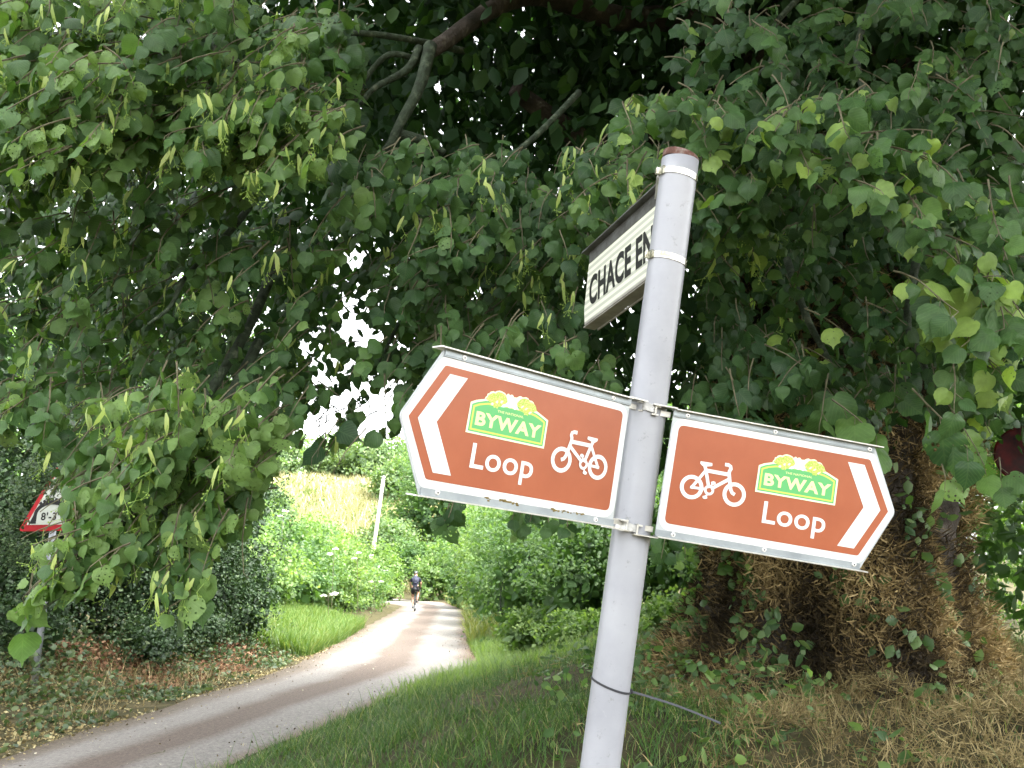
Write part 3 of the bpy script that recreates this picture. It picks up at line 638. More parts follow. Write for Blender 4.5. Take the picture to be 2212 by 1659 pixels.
mb = MB(); Z_ = c2w(post_pt(.43, R(-100), PR))[0]; mb.add(*tube([Z_, np.array(fN((.006, -.018, -.004)))], .006, 6)); mb.build('bracket', M_alu, NP)
mb = MB(); Z_ = c2w(post_pt(.256, R(-100), PR))[0]; mb.add(*tube([Z_, np.array(fN((.004, HT - .02, -.006)))], .006, 6)); mb.build('bracket', M_alu, NP)

# ------------------------------------------------------------------ hedges, bushes and trees along the lane
G_DK = 'dark bushes on the shaded left bank'
def hb(x, y, rx, ry, h, base=0.0): z0 = float(hz(x, y)) + base; return (x, y, z0 + h * .5, rx, ry, h * .56)
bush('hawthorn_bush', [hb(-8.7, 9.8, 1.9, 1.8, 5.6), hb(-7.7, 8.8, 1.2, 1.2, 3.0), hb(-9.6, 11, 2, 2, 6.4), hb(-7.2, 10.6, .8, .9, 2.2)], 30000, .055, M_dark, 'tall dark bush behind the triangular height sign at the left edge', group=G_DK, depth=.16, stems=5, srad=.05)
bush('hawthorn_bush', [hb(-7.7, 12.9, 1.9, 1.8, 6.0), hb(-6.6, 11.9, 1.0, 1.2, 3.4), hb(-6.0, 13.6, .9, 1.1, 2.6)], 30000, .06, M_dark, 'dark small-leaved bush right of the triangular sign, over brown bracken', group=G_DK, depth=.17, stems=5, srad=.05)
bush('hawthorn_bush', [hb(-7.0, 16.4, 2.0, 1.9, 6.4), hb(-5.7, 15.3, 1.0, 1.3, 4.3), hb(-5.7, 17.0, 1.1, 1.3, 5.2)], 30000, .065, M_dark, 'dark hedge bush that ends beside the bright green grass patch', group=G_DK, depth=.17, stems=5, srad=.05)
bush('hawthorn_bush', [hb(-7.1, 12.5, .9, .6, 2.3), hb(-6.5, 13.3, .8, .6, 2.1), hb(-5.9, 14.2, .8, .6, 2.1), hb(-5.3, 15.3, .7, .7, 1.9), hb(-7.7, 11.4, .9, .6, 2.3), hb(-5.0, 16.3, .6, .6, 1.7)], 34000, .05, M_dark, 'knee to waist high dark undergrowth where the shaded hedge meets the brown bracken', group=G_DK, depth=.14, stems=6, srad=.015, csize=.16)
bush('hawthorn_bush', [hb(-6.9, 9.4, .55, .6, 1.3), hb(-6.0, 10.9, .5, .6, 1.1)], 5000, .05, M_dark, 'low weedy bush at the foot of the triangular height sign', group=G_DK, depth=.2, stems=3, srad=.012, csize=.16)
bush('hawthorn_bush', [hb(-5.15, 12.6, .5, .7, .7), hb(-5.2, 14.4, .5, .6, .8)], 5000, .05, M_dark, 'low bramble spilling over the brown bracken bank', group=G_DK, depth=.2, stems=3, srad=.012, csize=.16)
# dead bracken and weeds on the left bank
def region(n, x0, x1, y0, y1, ok):
    x = rng.uniform(x0, x1, n); y = rng.uniform(y0, y1, n); k = ok(x, y); return x[k], y[k]
def patch(x, y, s1=1.0, ph=0): return .5 + .25 * (np.sin(x * 1.9 * s1 + ph) * np.sin(y * 1.3 * s1 + 1.7 * ph) + np.sin(x * 4.1 * s1 - y * 2.7 * s1 + ph) * .8)
def litter(name, x, y, hmax, size, m, tm=T_SMALL, flat=.6):
    n = len(x); pos = np.stack([x, y, hz(x, y) + hmax * rng.random(n) ** 1.5], 1)
    return scatter(pos, norm(rnd(n) * np.array([1, 1, .5])), norm(rnd(n, .6) + np.array([0, -.3, flat])), size * rng.uniform(.5, 1.4, n), tm, rng.random(n))
x, y = region(60000, -8, -3.5, 6, 21, lambda x, y: (x < xl(y) + .30 * rng.random(len(x)) ** 3) & (x > xl(y) - 3.2) & (patch(x, y) > rng.random(len(x)) * .8))
bk = (y > 11.3) & (x < xl(y) - .45)
hm = .05 + .26 * sstep(.4, 1.8, xl(y) - x)
V, Fc, U, T = litter('dead_bracken', x[bk], y[bk], hm[bk], .055, M_bracken)
tag(np_mesh('dead_bracken', V, Fc, M_bracken, uv=U, tint=T), 'brown dead bracken and leaf litter below the dark bushes', 'bracken', kind='stuff')
bk = ~bk
V, Fc, U, T = litter('leaf_litter', x[bk], y[bk], hm[bk] * .25, .04, M_straw)
tag(np_mesh('leaf_litter', V, Fc, M_straw, uv=U, tint=T), 'pale dry leaf litter along the left edge of the lane', 'leaf litter', kind='stuff')
x, y = region(46000, -8, -3.5, 6, 20, lambda x, y: (x < xl(y) - .15) & (x > xl(y) - 3) & (patch(x, y, 1.3, 2) > .35 + .45 * rng.random(len(x))))
hm = .05 + .50 * sstep(.2, 1.4, xl(y) - x)
V, Fc, U, T = litter('weeds', x, y, hm, .065, M_hedge2, T_LEAF)
tag(np_mesh('weeds', V, Fc, leaf_mat('weed_leaf', [(0, (.04, .07, .03)), (.6, (.07, .11, .045)), (1, (.14, .18, .08))], .25), uv=U, tint=T), 'green weeds and low brambles on the left bank', 'weeds', kind='stuff')
x, y = region(9000, -8, -3.8, 6, 14, lambda x, y: (x < xl(y) - .25) & (x > xl(y) - 2.6) & (patch(x, y, .9, 4) > .5))
V, Fc, U, T = blades(x, y, rng.uniform(.12, .4, len(x)), rng.uniform(.004, .008, len(x)), M_straw, '', .8)
tag(np_mesh('dry_bank_grass', V, Fc, M_straw, uv=U, tint=T), 'dry straw-coloured grass on the left bank', 'grass', kind='stuff')
# bright grass patch
x, y = region(60000, -8.5, -3.8, 17.2, 27, lambda x, y: (x < xl(y) - .05) & (x > xl(y) - 2.9))
V, Fc, U, T = blades(x, y, rng.uniform(.18, .42, len(x)) * (1 + .5 * patch(x, y, 2)), rng.uniform(.012, .022, len(x)), M_lawn, '', .5)
tag(np_mesh('bright_grass', V, Fc, M_lawn, uv=U, tint=T), 'bright green grass beside the lane between the dark bushes and the sunny hedge', 'grass', kind='stuff')
# sunny left hedge
G_LH = 'leafy bushes of the sunlit left hedge'
LH = [((-8.1, 24.0), 2.0, 2.0, 3.0, 'big pale green bush rising behind the bright grass patch', M_hedge), ((-7.6, 28.0), 1.8, 2.2, 2.9, 'mixed green bush with white flower heads in the middle of the left hedge', M_hedge2),
      ((-7.1, 32.0), 1.6, 2.4, 2.6, 'light green bush in the left hedge, halfway to the cyclist', M_hedge), ((-7.2, 36.5), 1.5, 2.6, 2.4, 'green bush in the left hedge shortly before the cyclist', M_hedge2),
      ((-7.5, 41.5), 1.5, 2.6, 2.3, 'pale bush at the far end of the left hedge, beside the cyclist', M_hedge)]
for (p, rx, ry, h, lab, m) in LH:
    x0, y0 = p
    bush('hedge_bush', [hb(x0, y0, rx, ry, h), hb(x0 + rx * .45, y0 - ry * .5, rx * .6, ry * .6, h * .72), hb(x0 + rx * .5, y0 + ry * .45, rx * .55, ry * .6, h * .68), hb(x0 - rx * .4, y0 + ry * .3, rx * .7, ry * .7, h * 1.12)],
         13000, .12, m, lab, group=G_LH, csize=.3, depth=.14, stems=3)
x, y = region(700, -8.5, -4.2, 20, 42, lambda x, y: (x < xl(y) - .5) & (x > xl(y) - 3.2))
# cow parsley heads
def parsley(cx, cy, hh, label):
    z0 = float(hz(cx, cy)); t = empty('cow_parsley', (cx, cy, z0), label, 'wild flower', 'white flowering cow parsley in the hedge')
    s = MB(); top = np.array([cx + random.uniform(-.1, .1), cy - .1, z0 + hh]); s.add(*tube([(cx, cy, z0), top], .008, 5)); s.build('stem', M_twig, t)
    for j in range(random.randint(2, 3)):
        o = top + np.array([random.uniform(-.22, .22), random.uniform(-.15, .1), random.uniform(-.12, .12)]); n = 60
        a = rng.random(n) * 6.283; r = .10 * np.sqrt(rng.random(n)); pos = o + np.stack([r * np.cos(a), r * np.sin(a), .03 * rng.random(n) - r * .25], 1)
        V, Fc, U, T = scatter(pos, norm(rnd(n)), norm(rnd(n, .3) + np.array([0, -.3, 1])), .035, T_SMALL, rng.random(n)); np_mesh('flower_head', V, Fc, M_flower, t)
        st = MB(); st.add(*tube([top - np.array([0, 0, .25]), o - np.array([0, 0, .02])], .004, 4)); st.build('flower_stalk', M_twig, t)
for (cx, cy, hh, lab) in [(-5.15, 24.5, 1.0, 'nearest cow parsley, above the bright grass'), (-5.6, 27.0, 2.1, 'tall cow parsley on the left hedge above the bright grass'), (-5.3, 30, 2.2, 'cow parsley with flat white heads in the left hedge middle'),
                          (-5.4, 33.5, 1.3, 'low cow parsley leaning out of the left hedge'), (-5.7, 36, 2.3, 'cow parsley on top of the left hedge near the cyclist'), (-5.9, 39.5, 1.9, 'farthest cow parsley, next to the cyclist'), (-6.6, 24.8, 2.9, 'cow parsley on the crest of the big pale bush')]:
    parsley(cx, cy, hh, lab)
# right side of the lane
G_RH = 'bushes and ivy on the right side of the lane'
RH = [((2.0, 16.2), 1.7, 1.5, 3.6, M_hedge2, 'hazel bush directly behind the signpost, its leaves down to the verge', .085, 17000), ((4.6, 14.0), 1.8, 1.6, 3.8, M_hedge2, 'green bush between the signpost and the big tree trunk', .08, 15000),
      ((.75, 19.5), 1.4, 1.6, 3.7, M_hedge2, 'dark ivy-covered bush under the left brown sign', .08, 17000), ((.25, 23.5), 1.4, 2.0, 3.9, M_hedge2, 'ivy-draped bush left of the dark one under the left sign', .10, 14000),
      ((-.1, 29), 1.5, 2.6, 4.4, M_hedge, 'bright green climbing bush right of the lane bend', .12, 14000), ((-.7, 36), 1.6, 3.2, 4.8, M_hedge, 'tall sunny hedge bush beside the lane bend', .14, 12000), ((-1.6, 45), 1.8, 4.0, 4.6, M_hedge2, 'hedge bush at the far right corner of the bend', .16, 11000), ((-4.5, 58.5), 2.2, 2.5, 3.4, M_hedge, 'low sunny bush closing the view behind the cyclist', .18, 9000), ((-8.0, 68.5), 3.5, 2.5, 3.6, M_hedge2, 'low green bush behind the cyclist at the end of the lane', .2, 9000)]
for (p, rx, ry, h, m, lab, sz, n) in RH:
    x0, y0 = p
    bush('hedge_bush', [hb(x0, y0, rx, ry, h), hb(x0 - rx * .5, y0 - ry * .45, rx * .5, ry * .5, h * .6), hb(x0 + rx * .55, y0 - ry * .5, rx * .6, ry * .5, h * .75), hb(x0 + rx * .8, y0 + ry * .3, rx * .8, ry * .8, h * 1.1)],
         n, sz, m, lab, group=G_RH, csize=.24, depth=.17, stems=4, tm=T_LEAF if sz < .1 else T_SMALL)
bush('nettle_clump', [hb(.35, 15.6, .6, .6, .8), hb(1.3, 14.4, .8, .6, .75), hb(2.6, 13.6, .8, .6, .9)], 6000, .075, M_hedge, 'yellowish green nettles on the verge behind the signpost', 'nettles', csize=.16, stems=6, srad=.008, tm=T_LEAF)
bush('hedge_bush', [hb(6.5, 9.6, 1.3, 1.6, 4.6), hb(6.1, 8.2, .9, .9, 2.6), hb(6.0, 11.5, 1.4, 1.2, 4.6), hb(7.6, 8.8, 1.2, 1.2, 3.6), hb(5.5, 9.3, .8, .8, 1.9), hb(6.5, 8.3, .9, .8, 1.6)], 26000, .07, M_hedge2, 'green bush right of the big trunk at the right edge', group=G_RH, depth=.25, stems=5, tm=T_LEAF, core=.05)
tree('hazel_tree', 12, 15, 9, [(12, 15, 5, 3.5, 3, 4), (10, 13, 3.4, 2, 2, 2.6)], 10000, .13, M_bright, 'bright yellow-green tree glimpsed behind the right edge of the big trunk', tr=.15, depth=.3, csize=.35)
# trees behind
G_BT = 'trees beyond the lane'
tree('field_tree', -14, 30, 11, [(-14, 30, 7.5, 4.5, 4, 4.5), (-11.5, 29, 5.5, 2.6, 2.5, 3.2), (-16.5, 29, 6, 3, 3, 4)], 22000, .17, M_bright, 'bright green tree seen through the leaves at the left', G_BT, tr=.25, depth=.2, csize=.5)
tree('field_tree', -21, 32, 13, [(-21, 32, 8, 4.5, 4, 5), (-24, 30, 6, 3.5, 3, 4)], 14000, .2, M_hedge2, 'tall green tree behind the dark bushes at the far left', G_BT, tr=.25, depth=.2, csize=.5)
tree('field_tree', -6.2, 80, 15, [(-6.5, 80, 9, 4.6, 4, 6), (-3.0, 78, 7, 3.5, 3, 5), (-9.5, 82, 6, 3, 3, 4)], 14000, .3, M_hedge2, 'broad green tree right of the white pole', G_BT, tr=.4, csize=.8, depth=.2)
tree('field_tree', 2.5, 66, 14, [(2.5, 66, 8, 4.5, 4, 6.5), (-.5, 64, 5.5, 2.6, 2.5, 4)], 14000, .28, M_hedge, 'sunny tree above the right hedge behind the left sign', G_BT, tr=.35, csize=.8, depth=.2)
tree('field_tree', 8, 48, 12, [(8, 48, 7, 4.5, 4, 5.5), (4.6, 46, 5, 3, 2.5, 4)], 14000, .22, M_hedge2, 'green tree behind the right hedge', G_BT, tr=.3, csize=.6, depth=.2)
tree('field_tree', 10, 30, 10, [(10, 30, 6, 4, 4, 5), (7, 27, 4, 2.5, 2.5, 3)], 14000, .16, M_hedge2, 'green tree behind the bushes to the right of the signpost', G_BT, tr=.25, csize=.5, depth=.2)
tree('field_tree', 19, 28, 11, [(19, 28, 6, 4.5, 4, 5.5), (15, 24, 4, 3, 2.5, 3.6)], 12000, .18, M_hedge, 'leafy tree far off to the right of the big trunk', G_BT, tr=.25, csize=.5, depth=.3)
labs = ['left end of the tree line on the hill crest', 'rounded hill tree second from the left', 'middle tree of the hill crest, above the dry grass', 'hill tree above the white pole', 'right end of the hill tree line, beside the pole']
for i, (x, y, h) in enumerate([(-40, 106, 6), (-31, 104, 5.2), (-24, 108, 6.2), (-16.5, 103, 5.6), (-10, 104, 5)]):
    z0 = float(hz(x, y)); tree('hill_tree', x, y, h, [(x, y, z0 + h * .55, h * .75, h * .6, h * .5), (x + h * .5, y - 1, z0 + h * .4, h * .5, h * .4, h * .38)], 5000, .42, M_far, 'pale green tree at the ' + labs[i], 'trees on the hill crest', tr=.25, csize=1.0, core=.1, depth=.15)
def hbush(x, y, r, h, lab, m, sz, n=4500):
    bush('hill_bush', [hb(x, y, r, r * .8, h), hb(x + r * .8, y - 1, r * .6, r * .5, h * .7)], n, sz, m, lab, group='bushes on the slope', csize=.7, stems=2)
hbush(-14.8, 62, 2.4, 3.8, 'dark rounded bush below the dry hillside grass', leaf_mat('blackthorn_leaf', [(0, (.04, .06, .045)), (1, (.09, .12, .08))], .2), .24, 9000)
hbush(-11.0, 60, 1.6, 2.4, 'dark low bush left of the white pole', M_dark, .2, 5000)
hbush(-22.0, 66, 2.8, 7.5, 'light green bush on the left of the dry slope', M_far, .3, 7000)
hbush(-9.0, 57.5, 1.2, 3.3, 'small light green bush at the foot of the white pole', M_hedge, .2, 5000)
hbush(-25, 84, 2.6, 4.2, 'green bush halfway up the dry slope', M_far, .34, 4000)
hbush(-17.5, 74, 2.6, 4.0, 'pale green bush in the middle of the dry slope', M_far, .28, 5000)
hbush(-10.5, 72, 2.4, 5.0, 'pale green bush growing just behind the white pole', M_far, .28, 5000)
hbush(-13, 92, 2.8, 4.2, 'green bush high on the slope above the pole', M_far, .34, 4000)
# dry grass hillside
x, y = region(60000, -44, -2, 64, 104, lambda x, y: (y - .15 * x > 74) & (patch(x, y, .45, 1) > .30 + .3 * rng.random(len(x))) | ((y > 66) & (x > -20) & (x < -5) & (rng.random(len(x)) < .6)))
V, Fc, U, T = blades(x, y, rng.uniform(.7, 1.8, len(x)), rng.uniform(.05, .10, len(x)), M_reed, '', .6)
tag(np_mesh('dry_hill_grass', V, Fc, M_reed, uv=U, tint=T), 'tall pale dry grass on the hillside behind the lane bend', 'dry grass', kind='stuff')
x, y = region(46000, -44, 4, 62, 104, lambda x, y: (y - .12 * x > 68) & (patch(x, y, .45, 1) < .62 + .2 * rng.random(len(x))))
V, Fc, U, T = blades(x, y, rng.uniform(.3, .9, len(x)), rng.uniform(.06, .14, len(x)), M_lawn, '', .6)
tag(np_mesh('hill_grass', V, Fc, M_lawn, uv=U, tint=T), 'green rough grass on the hillside', 'grass', kind='stuff')
# pole
pt = at([812.0, 828.0], [1150.0, 1035.0], 58.0)
pb = pt[0] + (pt[0] - pt[1]) * 1.0; pb[2] = max(pb[2], float(hz(pb[0], pb[1])) - .2); k_ = (pt[1] - pt[0])
t = empty('utility_pole', (float(pb[0]), float(pb[1]), float(hz(pb[0], pb[1]))), 'pale thin pole standing in front of the dry hillside', 'pole')
mb = MB(); pp = [pb + (pt[1] + k_ * .02 - pb) * q for q in np.linspace(0, 1, 8)]; mb.add(*tube(pp, np.linspace(.14, .11, 8), 12)); mb.build('shaft', noisy('pale_pole', [(.3, (.50, .49, .46)), (.7, (.68, .67, .64))], 3, .8), t, True)
mb = MB(); mb.add(*tube([pp[-1], pp[-1] + np.array([.01, 0, .12])], .13, 12)); mb.build('top_cap', M_alu, t, True)

# verge grass on the right
def verge_ok(x, y): return (x > xr(y) + .02)
x, y = region(150000, -2.6, 6.5, 2.2, 13.5, verge_ok)
tan = sstep(.55, 1.75, x - .12 * (y - 5) + .35 * np.sin(y * 2.2) - .25 * np.sin(x * 3)) * (y < 8.2)
soil = ((x - .6) / 1.5) ** 2 + ((y - 7.9) / 1.1) ** 2 < 1
keep = (rng.random(len(x)) > tan * .93) & ~(soil & (rng.random(len(x)) < .85)) & (patch(x, y, 1.6, 3) > rng.random(len(x)) * .45)
x, y = x[keep], y[keep]
hh = rng.uniform(.05, .16, len(x)) * (.6 + .9 * patch(x, y, 2.2, 5)) * (1 + .9 * (rng.random(len(x)) < .07))
V, Fc, U, T = blades(x, y, hh, rng.uniform(.0035, .0075, len(x)), M_grass, '', .9)
tag(np_mesh('verge_grass', V, Fc, M_grass, uv=U, tint=T), 'green grass on the verge at the foot of the signpost', 'grass', kind='stuff')
x, y = region(30000, -2, 6, 10.5, 20, lambda x, y: (x > xr(y) + .0) & (x < xr(y) + 3))
V, Fc, U, T = blades(x, y, rng.uniform(.12, .34, len(x)), rng.uniform(.008, .014, len(x)), M_grass, '', .6, tint=.4 + .55 * rng.random(len(x)))
tag(np_mesh('long_grass', V, Fc, M_hedge, uv=U, tint=T), 'longer grass along the right edge of the lane', 'grass', kind='stuff')
x, y = region(40000, -4, 3, 20, 60, lambda x, y: (x > xr(y) + .0) & (x < xr(y) + 1.3))
V, Fc, U, T = blades(x, y, rng.uniform(.3, .75, len(x)), rng.uniform(.02, .04, len(x)), M_lawn, '', .6)
tag(np_mesh('sunny_verge_grass', V, Fc, leaf_mat('yellow_grass', [(0, (.10, .15, .04)), (1, (.26, .26, .10))], .35), uv=U, tint=T), 'yellowish long grass on the sunny right verge by the bend', 'grass', kind='stuff')
# dry clippings
x, y = region(120000, -.3, 8, 2.6, 9.5, lambda x, y: (rng.random(len(x)) < .25 + 1.1 * patch(x, y, 2.1, 11)) & (rng.random(len(x)) < .03 + .97 * sstep(.40, 1.6, x - .12 * (y - 5) + .35 * np.sin(y * 2.2) - .25 * np.sin(x * 3))))
n = len(x); heap = .17 * np.maximum(0, np.sin(x * 5.1 + np.sin(y * 3)) * np.sin(y * 4.3 + 1 + np.sin(x * 2.2))) ; pos = np.stack([x, y, hz(x, y) + heap + .08 * rng.random(n) ** 2], 1); a = rng.random(n) * 6.283
up = (rng.random(n) < .3) * 1.4
ya = norm(np.stack([np.cos(a), np.sin(a), up + rng.normal(0, .35, n)], 1))
V, Fc, U, T = scatter(pos, ya, norm(rnd(n, .7) + np.array([0, -.3, .6])), rng.uniform(.03, .12, n), T_BLADE, np.clip(.55 * rng.random(n) + .45 * patch(x, y, 1.5, 7), 0, 1), rng.uniform(.003, .007, n))
tag(np_mesh('dry_clippings', V, Fc, M_straw, uv=U, tint=T), 'dry tan grass clippings covering the ground around the trunk', 'dry grass', kind='stuff')
tc = rng.uniform([1.2, 3.2], [7, 7.4], (170, 2)); kk = np.repeat(np.arange(170), 34); x = tc[kk, 0] + rng.normal(0, .06, len(kk)); y = tc[kk, 1] + rng.normal(0, .05, len(kk))
V, Fc, U, T = blades(x, y, rng.uniform(.06, .20, len(x)), rng.uniform(.004, .007, len(x)), M_straw, '', .8, tint=np.clip(.35 + .3 * rng.random(170)[kk] + .35 * rng.random(len(x)), 0, 1))
tag(np_mesh('straw_tufts', V, Fc, M_straw, uv=U, tint=T), 'upright tufts of pale dry grass near the trunk', 'dry grass', kind='stuff')
x, y = region(9000, -1, 7, 3, 9, lambda x, y: (x > .2) & ((patch(x, y, 1.8, 9) > .5) & (rng.random(len(x)) < .6) | (x < 2.0) & (y > 5.2) & (x > .6)))
V, Fc, U, T = litter('ground_leaves', x, y, .12 + .15 * (x < 2) * (y > 5.2), .065, M_hedge2, T_LEAF, .9)
tag(np_mesh('ground_leaves', V, Fc, M_hedge2, uv=U, tint=T), 'scattered green weed leaves among the dry clippings', 'weeds', kind='stuff')
# stick on the lane, pebbles
a = at(302, 1644, 1); 
def ground_at(dx, dy):
    d = at(dx, dy, 1.0)[0] - np.array([0, 0, CAMZ]); k = 3.0
    for _ in range(4000):
        p = np.array([0, 0, CAMZ]) + d * k
        if p[2] <= float(hz(p[0], p[1])) + .01: return p
        k *= 1.003
    return p
p0, p1 = ground_at(302, 1643), ground_at(358, 1634); mb = MB()
mb.add(*tube(smooth_path([p0 + [0, 0, .02], (p0 * .4 + p1 * .6) + [0, .02, .03], p1 + [0, 0, .025]], 4), [.010] * 5 + [.012] * 4, 6)); mb.add(*tube([p1 * .8 + p0 * .2 + [0, 0, .025], p1 * .75 + p0 * .25 + [.02, .06, .045]], .005, 5))
tag(mb.build('stick', M_twig), 'short broken stick lying on the near lane', 'stick')
x, y = region(16000, -5.2, -.4, 6, 26, lambda x, y: (x > xl(y) + .02) & (x < xr(y) + .1) & (rng.random(len(x)) < .06 + .9 * np.exp(-np.minimum(x - xl(y), xr(y) - x) / .16))); n = len(x)
V, Fc, U, T = scatter(np.stack([x, y, .02 + .03 * rng.random(n)], 1), norm(rnd(n)), norm(rnd(n, .4) + np.array([0, 0, 1.])), rng.uniform(.012, .035, n), T_SMALL, rng.random(n))
tag(np_mesh('fallen_bits', V, Fc, leaf_mat('fallen_bits', [(0, (.05, .035, .02)), (.6, (.16, .12, .07)), (1, (.5, .46, .36))], .1), uv=U, tint=T), 'small fallen leaves and grit scattered on the lane', 'litter', kind='stuff')

# ------------------------------------------------------------------ the lime tree
TX, TY = 2.50, 7.0; TZ = float(hz(TX, TY))
LT = empty('lime_tree', (TX, TY, TZ), 'huge old lime tree over the lane, its trunk wrapped in dead brown ivy', 'tree')
# trunk: elliptical sections with burrs and root flare
def trunk_r(a, z):
    base_ = .86 + .50 * np.exp(-np.maximum(z, 0) / .5) + .10 * np.exp(-((z - 2.2) / .9) ** 2) - .05 * np.clip(z - 2, 0, 6)
    fl = .16 * np.exp(-np.maximum(z, 0) / .7) * np.cos(a * 5 + .8) + .07 * np.sin(a * 3 + z * .9) + .05 * np.sin(a * 7 - z * 1.7) + .04 * np.sin(z * 4.1 + a * 2)
    lft = .36 * np.exp(-np.maximum(z, 0) / .55) * np.maximum(0, -np.cos(a)) ** 2
    return np.maximum(.4, base_ + fl + lft)
def trunk_xyz(a, z, off=0):
    r = trunk_r(a, z) + off
    return np.stack([TX + .05 * z + r * np.cos(a), TY + r * np.sin(a) * .92, TZ - .25 + z], -1)
A = np.linspace(0, 2 * np.pi, 73)[:-1]; Zs = np.linspace(0, 7.5, 70); AA, ZZ = np.meshgrid(A, Zs)
V = trunk_xyz(AA.ravel(), ZZ.ravel()); V += .02 * np.sin(V[:, [2, 0, 1]] * 23); n = len(A)
Fc = np.array([(i * n + k, i * n + (k + 1) % n, (i + 1) * n + (k + 1) % n, (i + 1) * n + k) for i in range(len(Zs) - 1) for k in range(n)])
TRK = np_mesh('trunk', V, Fc, M_barkdark, LT, smooth=True)
# dead ivy: thousands of short dry stems over the trunk, plus hanging strands
n = 120000; a = rng.uniform(-math.pi * 1.12, math.pi * .12, n); z = 5.2 * rng.random(n) ** 1.25
bare = ((a > -.75) & (a < -.30) & (z > .9 + .5 * np.sin(a * 9)) & (z < 2.7) & (rng.random(n) < .93)) | ((np.sin(a * 5 + z) * np.sin(z * 2.2 - a * 3) > .62) & (rng.random(n) < .7)) | ((a > -.62) & (a < -.40) & (z > 3.0) & (z < 4))
a, z = a[~bare], z[~bare]; n = len(a); pos = trunk_xyz(a, z, .01 + (.07 + .13 * (.5 + .5 * np.sin(a * 6 + z * 2.1) * np.sin(z * 3.3 - a * 4 + 1))) * rng.random(n) ** 1.4)
outw = np.stack([np.cos(a), np.sin(a), .25 + 0 * a], 1); side = np.stack([-np.sin(a), np.cos(a), 0 * a], 1)
dn = np.where(rng.random(n) < .5, -1., 1.)[:, None] * np.array([0, 0, 1.])
ya = norm(dn * rng.uniform(.0, 1.0, (n, 1)) + side * rng.normal(0, .7, (n, 1)) + outw * rng.uniform(-.1, .8, (n, 1)))
cl = .5 + .5 * np.sin(a * 6 + z * 2.1) * np.sin(z * 3.3 - a * 4 + 1)
tt = np.clip(.62 * cl + .45 * rng.random(n) - .08, 0, 1)
V, Fc, U, T = scatter(pos, ya, norm(outw + rnd(n, .5)), rng.uniform(.03, .12, n), T_BLADE, tt, rng.uniform(.005, .014, n))
io = np_mesh('dead_ivy', V, Fc, M_ivy, TRK, uv=U, tint=T); tag(io, 'dead brown ivy stems matted over the trunk', kind='stuff')
n = 2600; a = rng.uniform(-3.1, -.1, n) ; a = np.where(rng.random(n) < .4, rng.uniform(-3.2, -2.0, n), a); z = 4.2 * rng.random(n); k = np.sin(a * 9 + z * 5) > -.2; a, z = a[k], z[k]; n = len(a)
pos = trunk_xyz(a, z, .14); V, Fc, U, T = scatter(pos, norm(rnd(n, .6) + np.array([0, -.2, -.5])), norm(rnd(n, .4) + np.array([0, -1, .4])), rng.uniform(.05, .11, n), T_LEAF, rng.random(n))
tag(np_mesh('ivy_leaves', V, Fc, M_hedge2, TRK, uv=U, tint=T), 'few green leaves left in the dead ivy', kind='stuff')

# limbs (metres, world): main leaders out of view above and side limbs reaching over the lane and towards the camera
TOP = np.array([TX + .35, TY, TZ + 6.5])
def limb(pts, r0, r1, name='limb', m=M_bark, k=5):
    P = smooth_path(pts, k); mb = MB(); mb.add(*tube(P, np.linspace(r0, r1, len(P)), 9, wob=.07)); return mb.build(name, m, LT, True)
def AP(*q): return [at(dx, dy, d)[0] for dx, dy, d in q]
limb([TOP + [0, 0, -1.5], TOP + [.2, .3, 3], TOP + [-.4, .2, 7]], .85, .3, m=M_barkdark)
limb(AP((1780, 260, 6.6), (1560, 60, 6.2), (1340, 40, 5.6), (1140, -10, 5.0), (930, 110, 4.2)) , .12, .038, m=M_barkdark)
limb(AP((1900, 300, 6.8), (1700, 330, 6.6), (1480, 240, 6.4), (1330, 330, 6.0), (1200, 260, 5.6), (1110, 190, 5.4)), .15, .05, m=M_barkdark)
limb(AP((1760, 500, 6.6), (1500, 210, 6.6), (1560, 40, 6.4), (1640, -80, 6.4)), .20, .12, m=M_barkdark)
limb(AP((930, 100, 4.2), (905, 190, 4.0), (865, 265, 3.9), (835, 320, 3.8), (780, 358, 3.7)), .034, .011)
limb(AP((905, 105, 4.2), (880, 150, 4.1), (810, 190, 4.0), (780, 225, 3.9)), .024, .010)
limb(AP((905, 130, 4.2), (840, 118, 4.1), (790, 170, 4.1), (765, 225, 4.0)), .018, .008)
limb(AP((1000, 110, 4.6), (880, 85, 4.2), (760, 72, 4.0), (620, 95, 3.9)), .02, .01)
limb(AP((865, 290, 3.9), (920, 305, 3.9), (960, 330, 3.9)), .026, .016)
